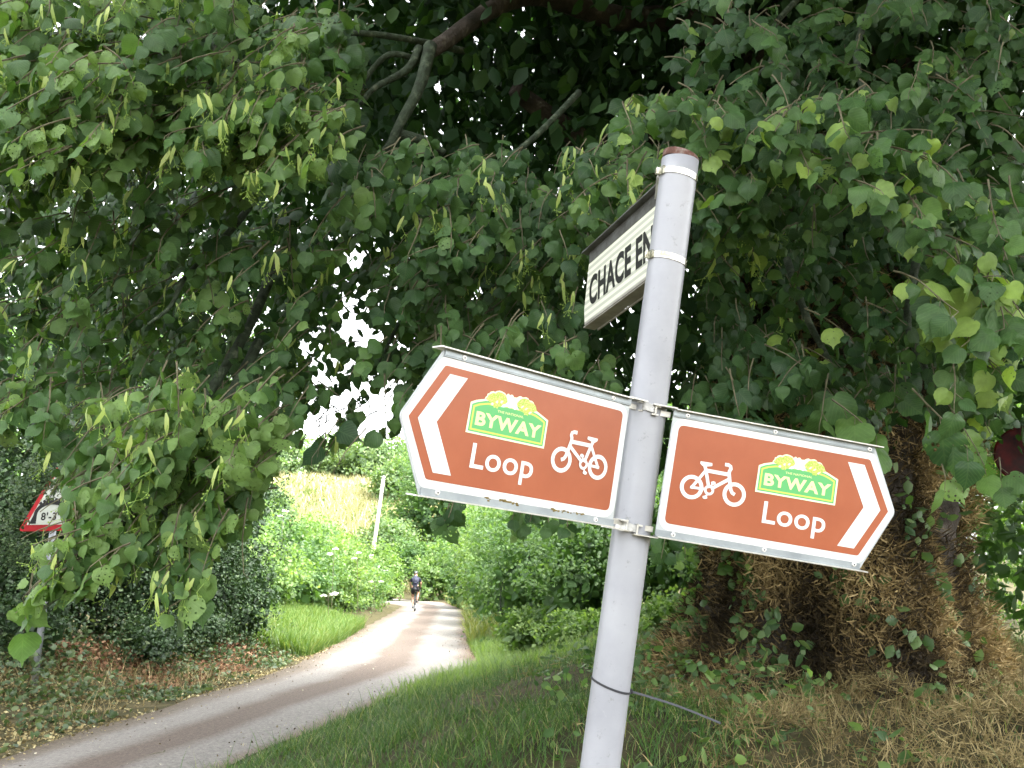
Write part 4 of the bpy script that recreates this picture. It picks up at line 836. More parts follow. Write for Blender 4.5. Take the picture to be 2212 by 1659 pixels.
LB = [AP((300, -60, 3.2), (395, 25, 3.0), (460, 100, 2.8), (545, 150, 2.7), (640, 185, 2.6), (720, 225, 2.5)),
      AP((640, 300, 3.6), (560, 420, 3.2), (470, 530, 2.9), (400, 600, 2.7), (370, 660, 2.6), (320, 700, 2.5)),
      AP((600, 560, 3.4), (540, 700, 3.0), (470, 820, 2.8), (400, 930, 2.6), (350, 1010, 2.5), (290, 1090, 2.4), (240, 1180, 2.3), (150, 1270, 2.25), (70, 1330, 2.2)),
      AP((560, 740, 3.0), (500, 850, 2.8), (430, 960, 2.6), (380, 1010, 2.5), (345, 1080, 2.45), (400, 1160, 2.4), (420, 1240, 2.35), (415, 1320, 2.3)),
      AP((1250, 200, 4.0), (1150, 300, 3.6), (1000, 420, 3.3), (950, 435, 3.2), (900, 470, 3.1)),
      AP((1100, 420, 3.6), (1020, 480, 3.4), (960, 560, 3.3), (900, 620, 3.2), (860, 700, 3.1), (820, 780, 3.0)),
      AP((1060, 560, 3.4), (1120, 620, 3.3), (1190, 690, 3.2), (1240, 750, 3.1)),
      AP((1760, -40, 4.2), (1670, 60, 3.8), (1665, 130, 3.7), (1600, 190, 3.6), (1560, 200, 3.5)),
      AP((1665, 140, 3.7), (1710, 175, 3.6), (1780, 230, 3.5)),
      AP((1900, -40, 3.8), (1850, 120, 3.5), (1900, 260, 3.2), (2000, 380, 3.0), (2080, 520, 2.8), (2110, 620, 2.7), (2160, 700, 2.6)),
      AP((1980, 560, 3.2), (1960, 700, 3.0), (2000, 800, 2.8), (2030, 900, 2.7), (2035, 1000, 2.6)),
      AP((1700, 560, 3.4), (1740, 680, 3.2), (1790, 780, 3.0), (1800, 840, 2.9), (1890, 920, 2.8)),
      AP((1560, 200, 3.6), (1500, 260, 3.3), (1440, 300, 3.2), (1380, 420, 3.1)),
      AP((2250, 250, 3.4), (2180, 420, 3.2), (2150, 560, 3.0), (2170, 760, 2.9), (2150, 900, 2.8))]
for i, P in enumerate(LB): limb(P, .016 if i not in (2, 3, 5) else .020, .004, 'branch', M_bark)

# leaf masses.  Each mass: outline over the view, depth range in metres, number of sprays, leaf size, bract share
def poly_sample(n, poly):
    p = np.array(poly, float); out = np.zeros((0, 2))
    while len(out) < n:
        q = rng.uniform(p.min(0), p.max(0), (n * 2, 2)); out = np.vstack([out, q[inpoly(q[:, 0], q[:, 1], p)]])
    return out[:n]
GAPS = [((790, 830), (120, 165), .64), ((700, 790), (45, 60), .6), ((650, 470), (40, 55), .75), ((760, 560), (55, 80), .7), ((850, 480), (35, 30), .5), ((1190, 330), (40, 50), .4), ((640, 115), (30, 20), .6), ((1130, 30), (60, 40), .7), ((560, 640), (80, 60), .45), ((830, 700), (55, 60), .75), ((730, 640), (40, 60), .5), ((680, 300), (30, 30), .5)]
def gap(p):
    k = np.ones(len(p), bool); r = rng.random(len(p))
    for (c, s, a) in GAPS:
        d = ((p[:, 0] - c[0]) / s[0]) ** 2 + ((p[:, 1] - c[1]) / s[1]) ** 2
        k &= ~((d < 1) & (r < a))
    return k
TRK_C = np.array([TX, TY, 4.0])
TW = MB(); LEAVES = [[] for _ in range(NT)]; BR = []; STK = MB()
def spray(p, sz, nleaf, down=.6, bract=0, tmin=0., dirx=None, hang=.65, young=0):
    """a drooping twig with alternate heart-shaped leaves"""
    o = p - TRK_C; o[2] *= .2; o = o / (np.linalg.norm(o) + 1e-6)
    t = o * .75 + np.array([random.gauss(0, .55), random.gauss(0, .35), -down + random.gauss(0, .25)])
    if dirx is not None: t = np.array(dirx) + np.array([random.gauss(0, .2), random.gauss(0, .2), random.gauss(0, .15)])
    t = t / np.linalg.norm(t); side = np.cross(t, [0, 0, 1]); side /= np.linalg.norm(side) + 1e-6
    ln = nleaf * sz * .48; pts = []; q = p - t * ln * .5; d = t.copy()
    for i in range(nleaf + 1):
        pts.append(q.copy()); d = d + np.array([0, 0, -.07]) + np.array([random.gauss(0, .06) for _ in range(3)]); d /= np.linalg.norm(d); q = q + d * sz * .48
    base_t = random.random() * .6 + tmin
    facing = norm(o * .8 + np.array([random.gauss(0, .3), -.35 + random.gauss(0, .2), .55 + random.gauss(0, .25)]))
    for i in range(nleaf):
        s = 1 if i % 2 else -1; a0 = pts[i + 1]
        ya = side * s * random.uniform(.25, .9) + d * .25 + np.array([0, 0, -hang]) + np.array([random.gauss(0, .25) for _ in range(3)])
        nr = facing + np.array([random.gauss(0, .55) for _ in range(3)])
        ya /= np.linalg.norm(ya); pet = a0 + ya * sz * .35
        s_ = sz * random.uniform(.62, 1.2) * (1 if i < nleaf - 2 else .85)
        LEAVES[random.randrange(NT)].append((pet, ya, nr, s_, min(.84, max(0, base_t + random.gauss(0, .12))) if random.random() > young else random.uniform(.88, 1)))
        if sz * 840 / max(a0[1], .5) > 20: TW.add(*tube([a0, pet], .0011, 3, False))
    if pts[0][1] < 5: TW.add(*tube(pts, np.linspace(.0028, .0012, len(pts)), 4, False))
    if bract and random.random() < bract * .48:
        for j in range(random.randint(2, 4)):
            a0 = pts[random.randint(1, nleaf)] + np.array([random.gauss(0, .015), -.03, -.01])
            yb = np.array([random.gauss(0, .3), random.gauss(0, .2), -1]); L_ = random.uniform(.038, .068)
            BR.append((a0, yb / np.linalg.norm(yb), np.array([random.gauss(0, .5), -1, .4 + random.gauss(0, .3)]), L_, random.random()))
            c0 = a0 + yb * L_ * .55; e = c0 + np.array([random.gauss(0, .012), -.006, -.035]); STK.add(*tube([c0, e], .0008, 3, False))
            for _ in range(4):
                g_ = e + np.array([random.gauss(0, .012), random.gauss(0, .01), random.gauss(-.012, .008)]); STK.add(*tube([e, g_], .0007, 3, False)); r = .0032
                STK.add([g_ + [r, 0, 0], g_ - [r, 0, 0], g_ + [0, r, 0], g_ - [0, r, 0], g_ + [0, 0, r], g_ - [0, 0, r]], [(0, 2, 4), (2, 1, 4), (1, 3, 4), (3, 0, 4), (2, 0, 5), (1, 2, 5), (3, 1, 5), (0, 3, 5)])
def mass(poly, n, d0, d1, sz, nl=7, bract=0., usegap=True, tmin=0., slope=(0, 0), young=0, **kw):
    p = poly_sample(n, poly)
    if usegap: p = p[gap(p)]
    for (dx, dy) in p:
        dd = random.uniform(d0, d1) + slope[0] * (dx - 1100) / 1000 + slope[1] * (dy - 500) / 1000
        spray(at(dx, dy, dd)[0], sz * random.uniform(.85, 1.15), random.randint(max(3, nl - 2), nl + 2), bract=bract, tmin=tmin, young=young, **kw)
LEFT = [(-160, 330), (60, 300), (300, 330), (560, 420), (720, 420), (760, 560), (640, 760), (720, 820), (790, 930), (700, 975), (600, 940), (520, 900), (330, 880), (120, 860), (-160, 900)]
mass([(-160, -120), (420, -120), (640, 60), (700, 200), (740, 300), (560, 360), (330, 300), (0, 330), (-160, 360)], 393, 2.3, 3.2, .049, 8, .75, tmin=0.28)  # left sprays: tint floor raised, fresher leaves plus brighter light put into colour
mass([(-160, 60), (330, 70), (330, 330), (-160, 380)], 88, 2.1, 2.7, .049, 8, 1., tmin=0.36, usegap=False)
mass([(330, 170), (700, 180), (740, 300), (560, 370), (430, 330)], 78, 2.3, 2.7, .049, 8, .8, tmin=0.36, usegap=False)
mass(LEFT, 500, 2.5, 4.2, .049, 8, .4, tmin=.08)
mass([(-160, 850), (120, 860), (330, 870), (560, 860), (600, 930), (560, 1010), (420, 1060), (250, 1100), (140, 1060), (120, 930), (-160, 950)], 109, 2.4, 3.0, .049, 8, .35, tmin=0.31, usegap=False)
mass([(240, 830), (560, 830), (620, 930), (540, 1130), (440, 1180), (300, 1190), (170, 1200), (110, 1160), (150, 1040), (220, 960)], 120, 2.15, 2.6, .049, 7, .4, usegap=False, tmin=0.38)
mass([(120, 1080), (300, 1080), (285, 1200), (200, 1230), (120, 1270), (60, 1240)], 35, 2.1, 2.4, .049, 6, .4, usegap=False, tmin=0.41)
mass([(320, 1150), (440, 1150), (440, 1250), (380, 1260)], 9, 2.2, 2.3, .049, 5, .8, usegap=False, tmin=.25)
for q in ((60, 1290, .7), (95, 1240, 1), (395, 1290, 1), (430, 1240, .8)): spray(at(q[0], q[1], 2.2)[0], .075, 4, bract=1, tmin=.2, down=1.2)
# middle: dark interior behind, a lighter fringe in front
mass([(560, 40), (760, 20), (760, 330), (900, 360), (1000, 420), (740, 430), (700, 260)], 93, 3.4, 4.6, .085, 7, .2)
mass([(740, 330), (1000, 300), (1180, 330), (1400, 300), (1440, 330), (1420, 430), (1330, 520), (1260, 600), (1200, 760), (1050, 780), (900, 800), (820, 640), (760, 520)], 367, 2.5, 3.8, .049, 7, .35)
mass([(760, 760), (900, 700), (1240, 720), (1330, 790), (1300, 870), (960, 860), (900, 890), (800, 900)], 114, 2.4, 3.6, .049, 7, .1)
mass([(1350, 190), (1640, 200), (1640, 300), (1700, 520), (1560, 560), (1520, 420), (1420, 420), (1300, 500), (1210, 470), (1340, 300)], 157, 2.3, 3.2, .049, 7, .25, usegap=False, tmin=.1, young=.12)
mass([(690, 640), (870, 610), (885, 890), (800, 960), (700, 930)], 26, 2.7, 3.8, .05, 7, .2, usegap=False)
# right: hanging shingled sprays
RIGHT = [(1480, 560), (1520, 330), (1450, 150), (1480, -120), (2360, -120), (2360, 800), (2200, 800), (2110, 930), (2040, 860), (1960, 930), (1880, 880), (1780, 880), (1480, 860)]
mass(RIGHT, 500, 2.4, 4.0, .049, 8, .03, usegap=False, young=.015, tmin=-.18)  # tint lowered: the deeper shade on this side put into leaf colour
mass([(1500, 200), (1900, 180), (2150, 420), (2200, 600), (2100, 640), (1900, 420), (1650, 330)], 114, 2.1, 2.7, .049, 7, 0, usegap=False, young=.1, tmin=.02)
mass([(1980, 560), (2200, 560), (2190, 800), (2080, 830)], 30, 2.1, 2.6, .07, 6, 0, usegap=False, young=.3, tmin=.1)
for q in ((1775, 860, 2.5, .10), (1850, 900, 2.4, .09), (2030, 900, 2.2, .105), (2100, 930, 2.3, .10), (2030, 1010, 2.2, .10), (2160, 1010, 2.6, .085), (1740, 800, 2.6, .09), (1930, 830, 2.6, .09)):
    spray(at(q[0], q[1], q[2])[0], q[3], 4 if q[1] < 950 else 2, tmin=.12, down=1.3, hang=1.1)
mass([(1400, 1140), (1500, 1150), (1490, 1190), (1410, 1200)], 4, 2.7, 3.2, .05, 4, 0, usegap=False, down=1.2)
mass([(955, 1080), (990, 1080), (985, 1110), (960, 1110)], 2, 2.4, 2.6, .045, 3, 0, usegap=False, down=1.6)
mass([(1080, 1080), (1240, 1100), (1230, 1125), (1100, 1110)], 6, 2.6, 3.0, .048, 4, 0, usegap=False, down=1.5)
for q in ((755, 965, 2.4), (700, 940, 2.5), (830, 860, 2.6)): spray(at(q[0], q[1], q[2])[0], .085, 4, tmin=-.1, down=.8)
EXCL = [[(-200, 955), (60, 965), (125, 1010), (150, 1180), (60, 1200), (20, 1230), (-200, 1230)], [(590, 985), (760, 990), (800, 1015), (870, 915), (960, 1400), (560, 1400), (500, 1215), (548, 1150)], [(110, 1350), (240, 1275), (330, 1225), (345, 1400), (110, 1400)],
        [(1300, 1150), (1390, 1150), (1390, 1500), (1200, 1500), (1240, 1155)], [(1400, 1260), (2300, 1260), (2300, 1080), (2080, 1090), (1990, 1090), (1960, 1260)]]
def keepleaf(P, L_=None):
    P = np.array(P); q = P - np.array([0, 0, CAMZ]); f_ = q[:, 1] * CP + q[:, 2] * SP; u_ = -q[:, 1] * SP + q[:, 2] * CP
    vx = (512 + F * q[:, 0] / f_) * 2.16; vy = (384 - F * u_ / f_) * 2.16 + 22; k = np.ones(len(P), bool)
    for e in EXCL: k &= ~inpoly(vx, vy, e)
    k &= ~(inpoly(vx, vy, [(655, 905), (740, 860), (850, 790), (880, 900), (790, 1010), (640, 1000)]) & (np.sin(vx * .06 + vy * .045) > -.35))
    return k
for i in range(NT):
    k = keepleaf([q[0] for q in LEAVES[i]]); LEAVES[i] = [q for q, kk in zip(LEAVES[i], k) if kk]
k = keepleaf([q[0] for q in BR]); BR = [q for q, kk in zip(BR, k) if kk]
print('near leaves', sum(len(l) for l in LEAVES), 'bracts', len(BR))
parts = []
for i in range(NT):
    l = LEAVES[i]; parts.append(scatter(np.array([q[0] for q in l]), np.array([q[1] for q in l]), np.array([q[2] for q in l]), np.array([q[3] for q in l]), T_LIME[i], np.array([q[4] for q in l])))
V, Fc, U, T = join(parts); CR = np_mesh('crown', V, Fc, M_lime, LT, smooth=True, uv=U, tint=T)
V, Fc, U, T = scatter(np.array([q[0] for q in BR]), np.array([q[1] for q in BR]), np.array([q[2] for q in BR]), np.array([q[3] for q in BR]), T_BRACT, np.array([q[4] for q in BR]))
tag(np_mesh('flower_bracts', V, Fc, M_bract, CR, uv=U, tint=T), 'pale yellow-green hanging bracts among the leaves', kind='stuff')
tag(TW.build('twigs', M_twig, CR), 'thin leaf twigs', kind='stuff'); tag(STK.build('flower_buds', M_bract, CR), 'small lime flower buds on stalks', kind='stuff')
# rest of the crown, plus unseen cover added overhead and behind as shade: leaves through the whole volume of a wide dome, thinner towards its lower edge over the lane
def crown_cloud(n, c, r, size, dens=1.0, test=None, tm=T_LEAF, hollow=0.0):
    nc = n // 9; d = norm(rnd(nc)) * (rng.random((nc, 1)) ** .45) * (1 - hollow) + norm(rnd(nc)) * hollow
    p = np.array(c) + d * np.array(r)
    k = np.ones(len(p), bool) if test is None else test(p); p = p[k]; nc = len(p); kk = np.repeat(np.arange(nc), 9); m = len(kk)
    pos = p[kk] + rnd(m, .16); ct = rng.random(nc)
    y = norm(rnd(m, .5) + np.array([0, 0, -.7])); nr = norm(rnd(m, .5) + np.array([0, -.3, .7]))
    return scatter(pos, y, nr, size * rng.uniform(.7, 1.25, m), tm, np.clip(.5 * ct[kk] + .5 * rng.random(m), 0, 1))
def view_xy(p):
    q = p - np.array([0, 0, CAMZ]); f_ = q[:, 1] * CP + q[:, 2] * SP; u_ = -q[:, 1] * SP + q[:, 2] * CP
    f_ = np.where(f_ < .1, np.nan, f_); return (512 + F * q[:, 0] / f_) * 2.16, (384 - F * u_ / f_) * 2.16, f_
def crown_test(p):
    vx, vy, f_ = view_xy(p)
    low = np.interp(np.nan_to_num(vx, nan=-9e3), [-400, 0, 300, 560, 620, 700, 760, 860, 900, 1300, 1400, 2212, 2600], [820, 820, 860, 880, 850, 690, 560, 640, 860, 900, 1000, 940, 900])
    k = ~(np.isfinite(vx) & (vy > low)) & (p[:, 2] > 2.1)
    k &= (p[:, 1] > 3.9) | (p[:, 2] > 4.6)
    
    fin = np.isfinite(vx); g2 = np.ones(len(p), bool); rr = rng.random(len(p))
    for (c, s, a) in GAPS:
        dd = ((vx - c[0]) / (s[0] * 1.1)) ** 2 + ((vy - c[1]) / (s[1] * 1.1)) ** 2
        g2 &= ~(fin & (dd < 1) & (rr < a * 1.02))
    k &= g2
    return k
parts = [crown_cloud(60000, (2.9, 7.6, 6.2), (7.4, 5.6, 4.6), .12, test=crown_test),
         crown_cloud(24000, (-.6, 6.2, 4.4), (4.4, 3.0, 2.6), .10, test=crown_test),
         crown_cloud(95000, (2.4, 2.8, 8.8), (9.5, 9.5, 4.6), .17, test=lambda p: crown_test(p) & ~((p[:, 0] < -1.2) & (p[:, 1] < 4.6)), hollow=.5)]  # dome widened unseen over the camera as shade, left corner opened for light
parts.append(crown_cloud(60000, (5.2, -1.6, 6.2), (4.6, 3.8, 2.6), .15, test=lambda p: crown_test(p) & (p[:, 2] > 3.9)))  # unseen extra cover behind right, added to keep the sun off the signs
V, Fc, U, T = join(parts); io = np_mesh('inner_crown_and_cover', V, Fc, M_limeshade, LT, uv=U, tint=T)

# ------------------------------------------------------------------ triangular height sign
C0 = at(49.6 * 2.16, 531 * 2.16, 10.2)[0]; ux = np.array([math.cos(R(14)), -math.sin(R(14)), 0]); nf = np.array([-math.sin(R(14)), -math.cos(R(14)), 0])
WS = empty('warning_sign', (float(C0[0] + .02), float(C0[1] + .03), float(hz(C0[0], C0[1]))), 'red-edged triangular warning sign with an arch and height figures, half hidden by leaves', 'road sign')
def fW(p): return tuple(C0 + ux * p[0] + np.array([0, 0, 1.]) * p[1] + nf * p[2])
M_red = noisy('sign_red', [(.3, (.30, .012, .018)), (.7, (.40, .018, .025))], 9, .45, 0, 5, 0); M_wred = noisy('sign_dirty_white', [(.3, (.42, .45, .40)), (.7, (.58, .60, .55))], 7, .5, 0, 6, 0); M_blk = mat('sign_black', (.012, .012, .013), .5)
mb = MB(); sheet(mb, fW, rounded([(-.465, 0), (.465, 0), (0, .806)], .045), 0, 0, .003)
sheet(mb, fW, rounded([(-.352, .076), (.352, .076), (0, .686)], .012), .0015, 1)
tri = mb.build('sign_plate', [M_red, M_wred], WS)
mb = MB(); V = []; K = 18
for i in range(K + 1):
    a = math.pi * i / K; V += [fW((-.211 * math.cos(a), .193 + .125 * math.sin(a), .003)), fW((-.262 * math.cos(a), .193 + .178 * math.sin(a), .003))]
mb.add(V, [(2 * i, 2 * i + 1, 2 * i + 3, 2 * i + 2) for i in range(K)])
for s_ in (-1, 1): sheet(mb, fW, [(.211 * s_, .090), (.312 * s_, .090), (.262 * s_, .193), (.211 * s_, .193)], .0035)
sheet(mb, fW, [(-.042, .49), (.042, .49), (0, .41)], .003)
for a in (55, 68, 80, 92, 104, 117, 130): 
    a = R(a); c, s_ = math.cos(a), math.sin(a); sheet(mb, fW, [(.235 * c - .02 * s_, .193 + .155 * s_ + .02 * c), (.29 * c - .02 * s_, .193 + .205 * s_ + .02 * c), (.29 * c + .02 * s_, .193 + .205 * s_ - .02 * c), (.235 * c + .02 * s_, .193 + .155 * s_ - .02 * c)], .0042)
mb.build('arch_symbol', M_blk, tri)
mb = MB(); put_text(mb, fW, "8'-3\"", -.148, .135, .128, .226, .003, 0, .03, 1.1); mb.build('lettering', M_blk, tri)
mb = MB(); q0 = C0 - nf * .05; zb = float(hz(C0[0], C0[1])) - .1
mb.add(*tube([(q0[0], q0[1], zb), (q0[0], q0[1], C0[2] + .74)], .038, 16)); mb.build('post', noisy('grey_post', [(.3, (.26, .28, .31)), (.7, (.38, .40, .43))], 8, .5, .2), WS, True)
for h_ in (.15, .5):
    mb = MB(); mb.box(lambda p: tuple(np.array(fW((p[0], p[1], p[2])))), -.14, .14, h_ - .02, h_ + .02, -.02, -.004); mb.build('bracket', M_alu, WS)
# leafy twigs of the dark bush in front of the sign
bsh = [o for o in COL.objects if o.get('label', '').startswith('tall dark bush behind the triangular')][0]
parts = []
for (dx, dy, r, k) in ((92, 1030, .16, 260), (110, 1052, .14, 200), (70, 1010, .2, 260), (40, 1060, .16, 140), (20, 1190, .25, 500), (60, 1215, .22, 400), (25, 1120, .2, 240)):
    c = at(dx, dy, 9.85)[0]; pos = c + norm(rnd(k)) * r * rng.random((k, 1)) ** .5; parts.append(scatter(pos, norm(rnd(k)), norm(rnd(k, .5) + np.array([0, -.5, .7])), rng.uniform(.025, .05, k), T_LEAF, rng.uniform(.4, 1, k)))
V, Fc, U, T = join(parts); np_mesh('foliage', V, Fc, M_dark, bsh, uv=U, tint=T)

# red disc at the right edge
Cd = at(1027 * 2.16, 455 * 2.16, 8.2)[0]; RD = empty('red_disc', (float(Cd[0]), float(Cd[1]) + .04, float(hz(Cd[0], Cd[1]))), 'dark red round disc sign half hidden by leaves at the right edge', 'sign')
nd = norm(np.array([-.45, -.9, 0.])); ud = np.array([-nd[1], nd[0], 0]); 
def fD(p): return tuple(Cd + ud * p[0] + np.array([0, 0, 1.]) * p[1] + nd * p[2])
V = []; n = 40; pr = [(.285, -.012), (.285, .008), (.268, .012), (.262, .004), (.10, .012), (.0, .014)]
for r, z in pr: V += [fD((r * math.cos(6.2832 * i / n), r * math.sin(6.2832 * i / n), z)) for i in range(n)]
M_dred = noisy('dark_red_enamel', [(.35, (.012, .010, .012)), (.5, (.07, .008, .010)), (.75, (.20, .012, .014))], 5, .35, 0, 3, 0)
mb = MB(); mb.add(V, [(i + a * n, (i + 1) % n + a * n, (i + 1) % n + (a + 1) * n, i + (a + 1) * n) for a in range(len(pr) - 1) for i in range(n)] + [tuple(range(n))]); mb.build('disc', M_dred, RD)
mb = MB(); q0 = Cd - nd * .05; mb.add(*tube([(q0[0], q0[1], float(hz(q0[0], q0[1])) - .1), (q0[0], q0[1], Cd[2] + .2)], .03, 12)); mb.build('post', M_barkdark, RD, True)

# ------------------------------------------------------------------ cyclist and bicycle, riding away
BP = ground_at(1036 * .864, 1531 * .864); BP[2] = .045
def skin(name, verts, edges, radii, m, parent, lv=1, root=0):
    me = bpy.data.meshes.new(name); me.from_pydata([tuple(v) for v in verts], edges, []); me.materials.append(m)
    o = bpy.data.objects.new(name, me); COL.objects.link(o); o.parent = parent
    sk = o.modifiers.new('skin', 'SKIN'); sk.use_smooth_shade = True
    for i, r in enumerate(radii):
        r = r if isinstance(r, tuple) else (r, r); me.skin_vertices[0].data[i].radius = r
    me.skin_vertices[0].data[root].use_root = True
    sb = o.modifiers.new('sub', 'SUBSURF'); sb.levels = lv; sb.render_levels = lv
    return o
RZ = R(4)
bike = empty('bicycle', tuple(BP), 'dark road bicycle ridden away along the far lane', 'bicycle', rz=RZ)
pers = empty('person', tuple(BP), 'cyclist seen from behind in navy top, black shorts and helmet, riding away', 'person', rz=RZ)
M_tyre = mat('tyre', (.02, .02, .02), .7); M_frame = mat('bike_frame', (.03, .03, .035), .35, .2); M_chrome = mat('spoke_metal', (.5, .5, .5), .35, .8)
def lmesh(name, mb, m, parent, smooth=True):
    me = bpy.data.meshes.new(name); me.from_pydata([tuple(map(float, v)) for v in mb.v], [], mb.f); me.update(); return link_mesh(name, me, m, parent, smooth)
def torus(mb, c, Rr, r, n=32, k=8):
    V = []
    for i in range(n):
        a = 6.2832 * i / n
        for j in range(k):
            b = 6.2832 * j / k; q = Rr + r * math.cos(b); V.append((c[0] + r * math.sin(b), c[1] + q * math.cos(a), c[2] + q * math.sin(a)))
    mb.add(V, [(i * k + j, ((i + 1) % n) * k + j, ((i + 1) % n) * k + (j + 1) % k, i * k + (j + 1) % k) for i in range(n) for j in range(k)])
for wy in (0.0, 1.0):
    wl = MB(); torus(wl, (0, wy, .34), .325, .019); wo = lmesh('wheel', wl, M_tyre, bike)
    rm = MB(); torus(rm, (0, wy, .34), .300, .009); lmesh('rim', rm, M_chrome, wo)
    for i in range(14):
        a = 6.2832 * i / 14; sp_ = MB(); sp_.add(*tube([(0, wy, .34), (0, wy + .3 * math.cos(a), .34 + .3 * math.sin(a))], .0015, 3)); lmesh('spoke', sp_, M_chrome, wo, False)
fr = MB()
for a, b, r in (((.012, 0, .34), (.0, .42, .27), .010), ((-.012, 0, .34), (0, .42, .27), .010), ((.03, 0, .34), (.01, .30, .82), .008), ((-.03, 0, .34), (-.01, .30, .82), .008), ((0, .42, .27), (0, .26, .93), .016), ((0, .29, .82), (0, .82, .86), .015), ((0, .42, .27), (0, .86, .72), .018), ((0, .82, .95), (0, .89, .64), .019), ((.03, .89, .64), (.03, 1.0, .34), .011), ((-.03, .89, .64), (-.03, 1.0, .34), .011), ((-.035, .89, .64), (.035, .89, .64), .012)):
    fr.add(*tube([a, b], r, 8))
lmesh('frame', fr, M_frame, bike)
sd = MB(); sd.add(*tube(smooth_path([(0, .12, .955), (0, .20, .965), (0, .30, .96), (0, .40, .955)], 3), [.04, .072, .07, .066, .05, .035, .03, .026, .024, .02], 10)); lmesh('saddle', sd, M_frame, bike)
hbm = MB(); hbm.add(*tube(smooth_path([(-.21, .86, .86), (-.215, .98, .86), (-.21, 1.02, .97), (-.20, .93, 1.0), (-.1, .90, 1.0), (.1, .90, 1.0), (.20, .93, 1.0), (.21, 1.02, .97), (.215, .98, .86), (.21, .86, .86)], 3), .014, 8)); hbm.add(*tube([(0, .83, .95), (0, .90, 1.0)], .016, 8)); lmesh('handlebar', hbm, M_frame, bike)
for s_, z_ in ((1, .40), (-1, .12)):
    ck = MB(); ck.add(*tube([(.05 * s_, .42, .27), (.06 * s_, .42 + .09 * s_, .27 + (z_ - .27) * .9)], .009, 6)); c_ = lmesh('crank', ck, M_chrome, bike)
    pd = MB(); pd.box(lambda p: p, *sorted((.06 * s_, .15 * s_)), .42 + .09 * s_ - .04, .42 + .09 * s_ + .04, .27 + (z_ - .27) * .9 - .012, .27 + (z_ - .27) * .9 + .012); lmesh('pedal', pd, M_frame, c_, False)
M_skin = mat('skin', (.50, .29, .21), .55); M_navy = noisy('navy_jersey', [(.3, (.016, .018, .036)), (.7, (.03, .034, .06))], 9, .8); M_short = mat('black_shorts', (.012, .012, .016), .7)
M_pack = noisy('backpack_cloth', [(.3, (.028, .03, .05)), (.7, (.05, .055, .085))], 14, .8); M_helm = mat('helmet_shell', (.05, .055, .06), .3); M_shoe = mat('shoe', (.02, .02, .022), .5)
aR = (.06 + .03, .42 + .09, .27 + .13 * .9 + .05); aL = (-.09, .42 - .09, .27 - .15 * .9 + .05)
B = [(0, .26, 1.00), (0, .36, 1.16), (0, .50, 1.33), (0, .62, 1.44), (0, .68, 1.52), (0, .73, 1.60), (0, .745, 1.67),
     (.17, .60, 1.40), (.245, .68, 1.20), (.215, .90, 1.04), (.21, .95, 1.01), (-.17, .60, 1.40), (-.245, .68, 1.20), (-.215, .90, 1.04), (-.21, .95, 1.01),
     (.10, .28, .97), (.13, .62, .86), (.095, .46, .52), (aR[0], aR[1] - .05, aR[2] + .02), (-.10, .28, .97), (-.12, .58, .66), (-.10, .36, .34), (aL[0], aL[1] - .05, aL[2] + .03)]
Ed = [(0, 1), (1, 2), (2, 3), (3, 4), (4, 5), (5, 6), (3, 7), (7, 8), (8, 9), (9, 10), (3, 11), (11, 12), (12, 13), (13, 14), (0, 15), (15, 16), (16, 17), (17, 18), (0, 19), (19, 20), (20, 21), (21, 22)]
Rd = [(.13, .11), (.13, .10), (.145, .10), (.12, .09), .055, (.075, .085), (.07, .08), .055, .040, .030, .026, .055, .040, .030, .026, .09, .062, .052, .034, .09, .062, .052, .034]
body = skin('body', B, Ed, Rd, M_skin, pers, 1)
J = B[:4] + [B[4], (.17, .60, 1.40), (.225, .66, 1.26), (-.17, .60, 1.40), (-.225, .66, 1.26)]
skin('jersey', J, [(0, 1), (1, 2), (2, 3), (3, 4), (3, 5), (5, 6), (3, 7), (7, 8)], [(.15, .13), (.155, .12), (.168, .12), (.14, .105), .06, .068, .056, .068, .056], M_navy, pers, 1)
skin('shorts', [B[0], B[15], tuple((np.array(B[15]) * .25 + np.array(B[16]) * .75)), B[19], tuple((np.array(B[19]) * .25 + np.array(B[20]) * .75)), (0, .30, 1.07)], [(0, 1), (1, 2), (0, 3), (3, 4), (0, 5)], [(.165, .145), .115, .082, .115, .082, (.15, .125)], M_short, pers, 1)
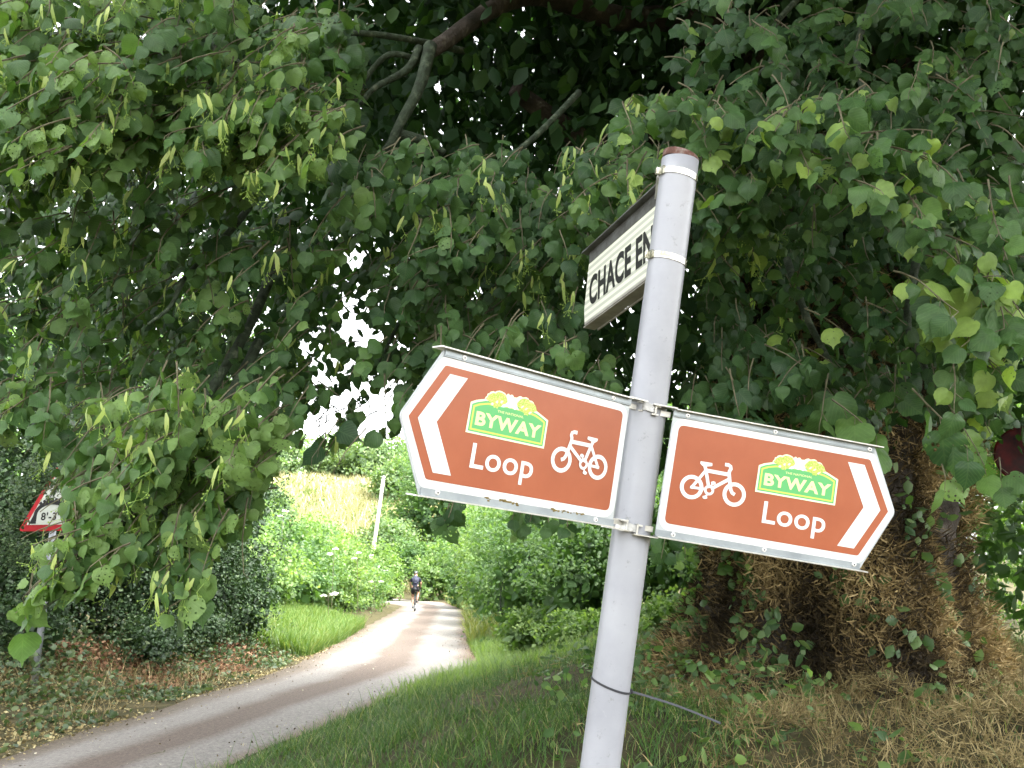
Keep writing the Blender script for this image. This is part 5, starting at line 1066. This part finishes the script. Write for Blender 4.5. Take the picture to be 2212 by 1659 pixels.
def ell(name, c, r, m, parent, rot=0, cut=None, n=16):
    bm = bmesh.new(); bmesh.ops.create_uvsphere(bm, u_segments=n, v_segments=n // 2 + 2, radius=1)
    for v in bm.verts:
        p = v.co.copy()
        if cut is not None and p.z < cut: p.z = cut
        y = p.y * r[1]; z = p.z * r[2]; v.co = (c[0] + p.x * r[0], c[1] + y * math.cos(rot) - z * math.sin(rot), c[2] + y * math.sin(rot) + z * math.cos(rot))
    me = bpy.data.meshes.new(name); bm.to_mesh(me); bm.free(); return link_mesh(name, me, m, parent, True)
ell('head', (0, .745, 1.635), (.074, .092, .108), M_skin, body)
ell('hair', (0, .728, 1.645), (.049, .090, .10), mat('dark_hair', (.03, .02, .015), .7), body, 0, -.35)
hl = ell('helmet', (0, .745, 1.665), (.098, .135, .105), M_helm, pers, R(-8), -.12); 
mb = MB(); mb.add(*tube([(0, .62, 1.665), (0, .606, 1.69)], .016, 8)); lmesh('rear_light', mb, mat('pale_patch', (.7, .7, .6), .4), hl)
bm = bmesh.new(); bmesh.ops.create_cube(bm, size=1); bmesh.ops.bevel(bm, geom=bm.edges[:], offset=.22, segments=3, affect='EDGES')
for v in bm.verts: p = v.co; x_, y_, z_ = p.x * .27, p.y * .13, p.z * .40; v.co = (x_, .40 + y_ * .83 + z_ * .56 - .07, 1.30 + z_ * .83 - y_ * .56 + .07)
me = bpy.data.meshes.new('backpack'); bm.to_mesh(me); bm.free(); tag(link_mesh('backpack', me, M_pack, pers, True))
for s_, a_ in ((1, aR), (-1, aL)):
    ell('shoe', (a_[0], a_[1] + .03, a_[2] - .03), (.045, .13, .042), M_shoe, pers, 0, -.7, 12)
    ell('sock', (a_[0], a_[1] - .04, a_[2] + .03), (.036, .036, .06), mat('grey_sock', (.3, .3, .32), .8), pers, 0, None, 10)
    hand = MB(); hx = .21 * s_                    # gloved hand on the bar drops: palm, four curled fingers and a thumb
    hand.add(*tube(smooth_path([(hx, .90, 1.045), (hx, .94, 1.02), (hx, .975, 1.0)], 2), [.026, .034, .036, .034, .028], 8))
    for j, dl_ in enumerate((.03, .036, .034, .026)):
        zz = .995 - .017 * (j - 1.5) * 0; xx = hx + (j - 1.5) * .017; hand.add(*tube([(xx, .975, 1.0), (xx, 1.0 + dl_ * .6, .985), (xx, .99 + dl_ * .4, .955)], [.0095, .009, .007], 6))
    hand.add(*tube([(hx - .03 * s_, .945, 1.01), (hx - .045 * s_, .97, .995), (hx - .035 * s_, .99, .98)], [.011, .010, .008], 6)); lmesh('hand', hand, M_short, body)
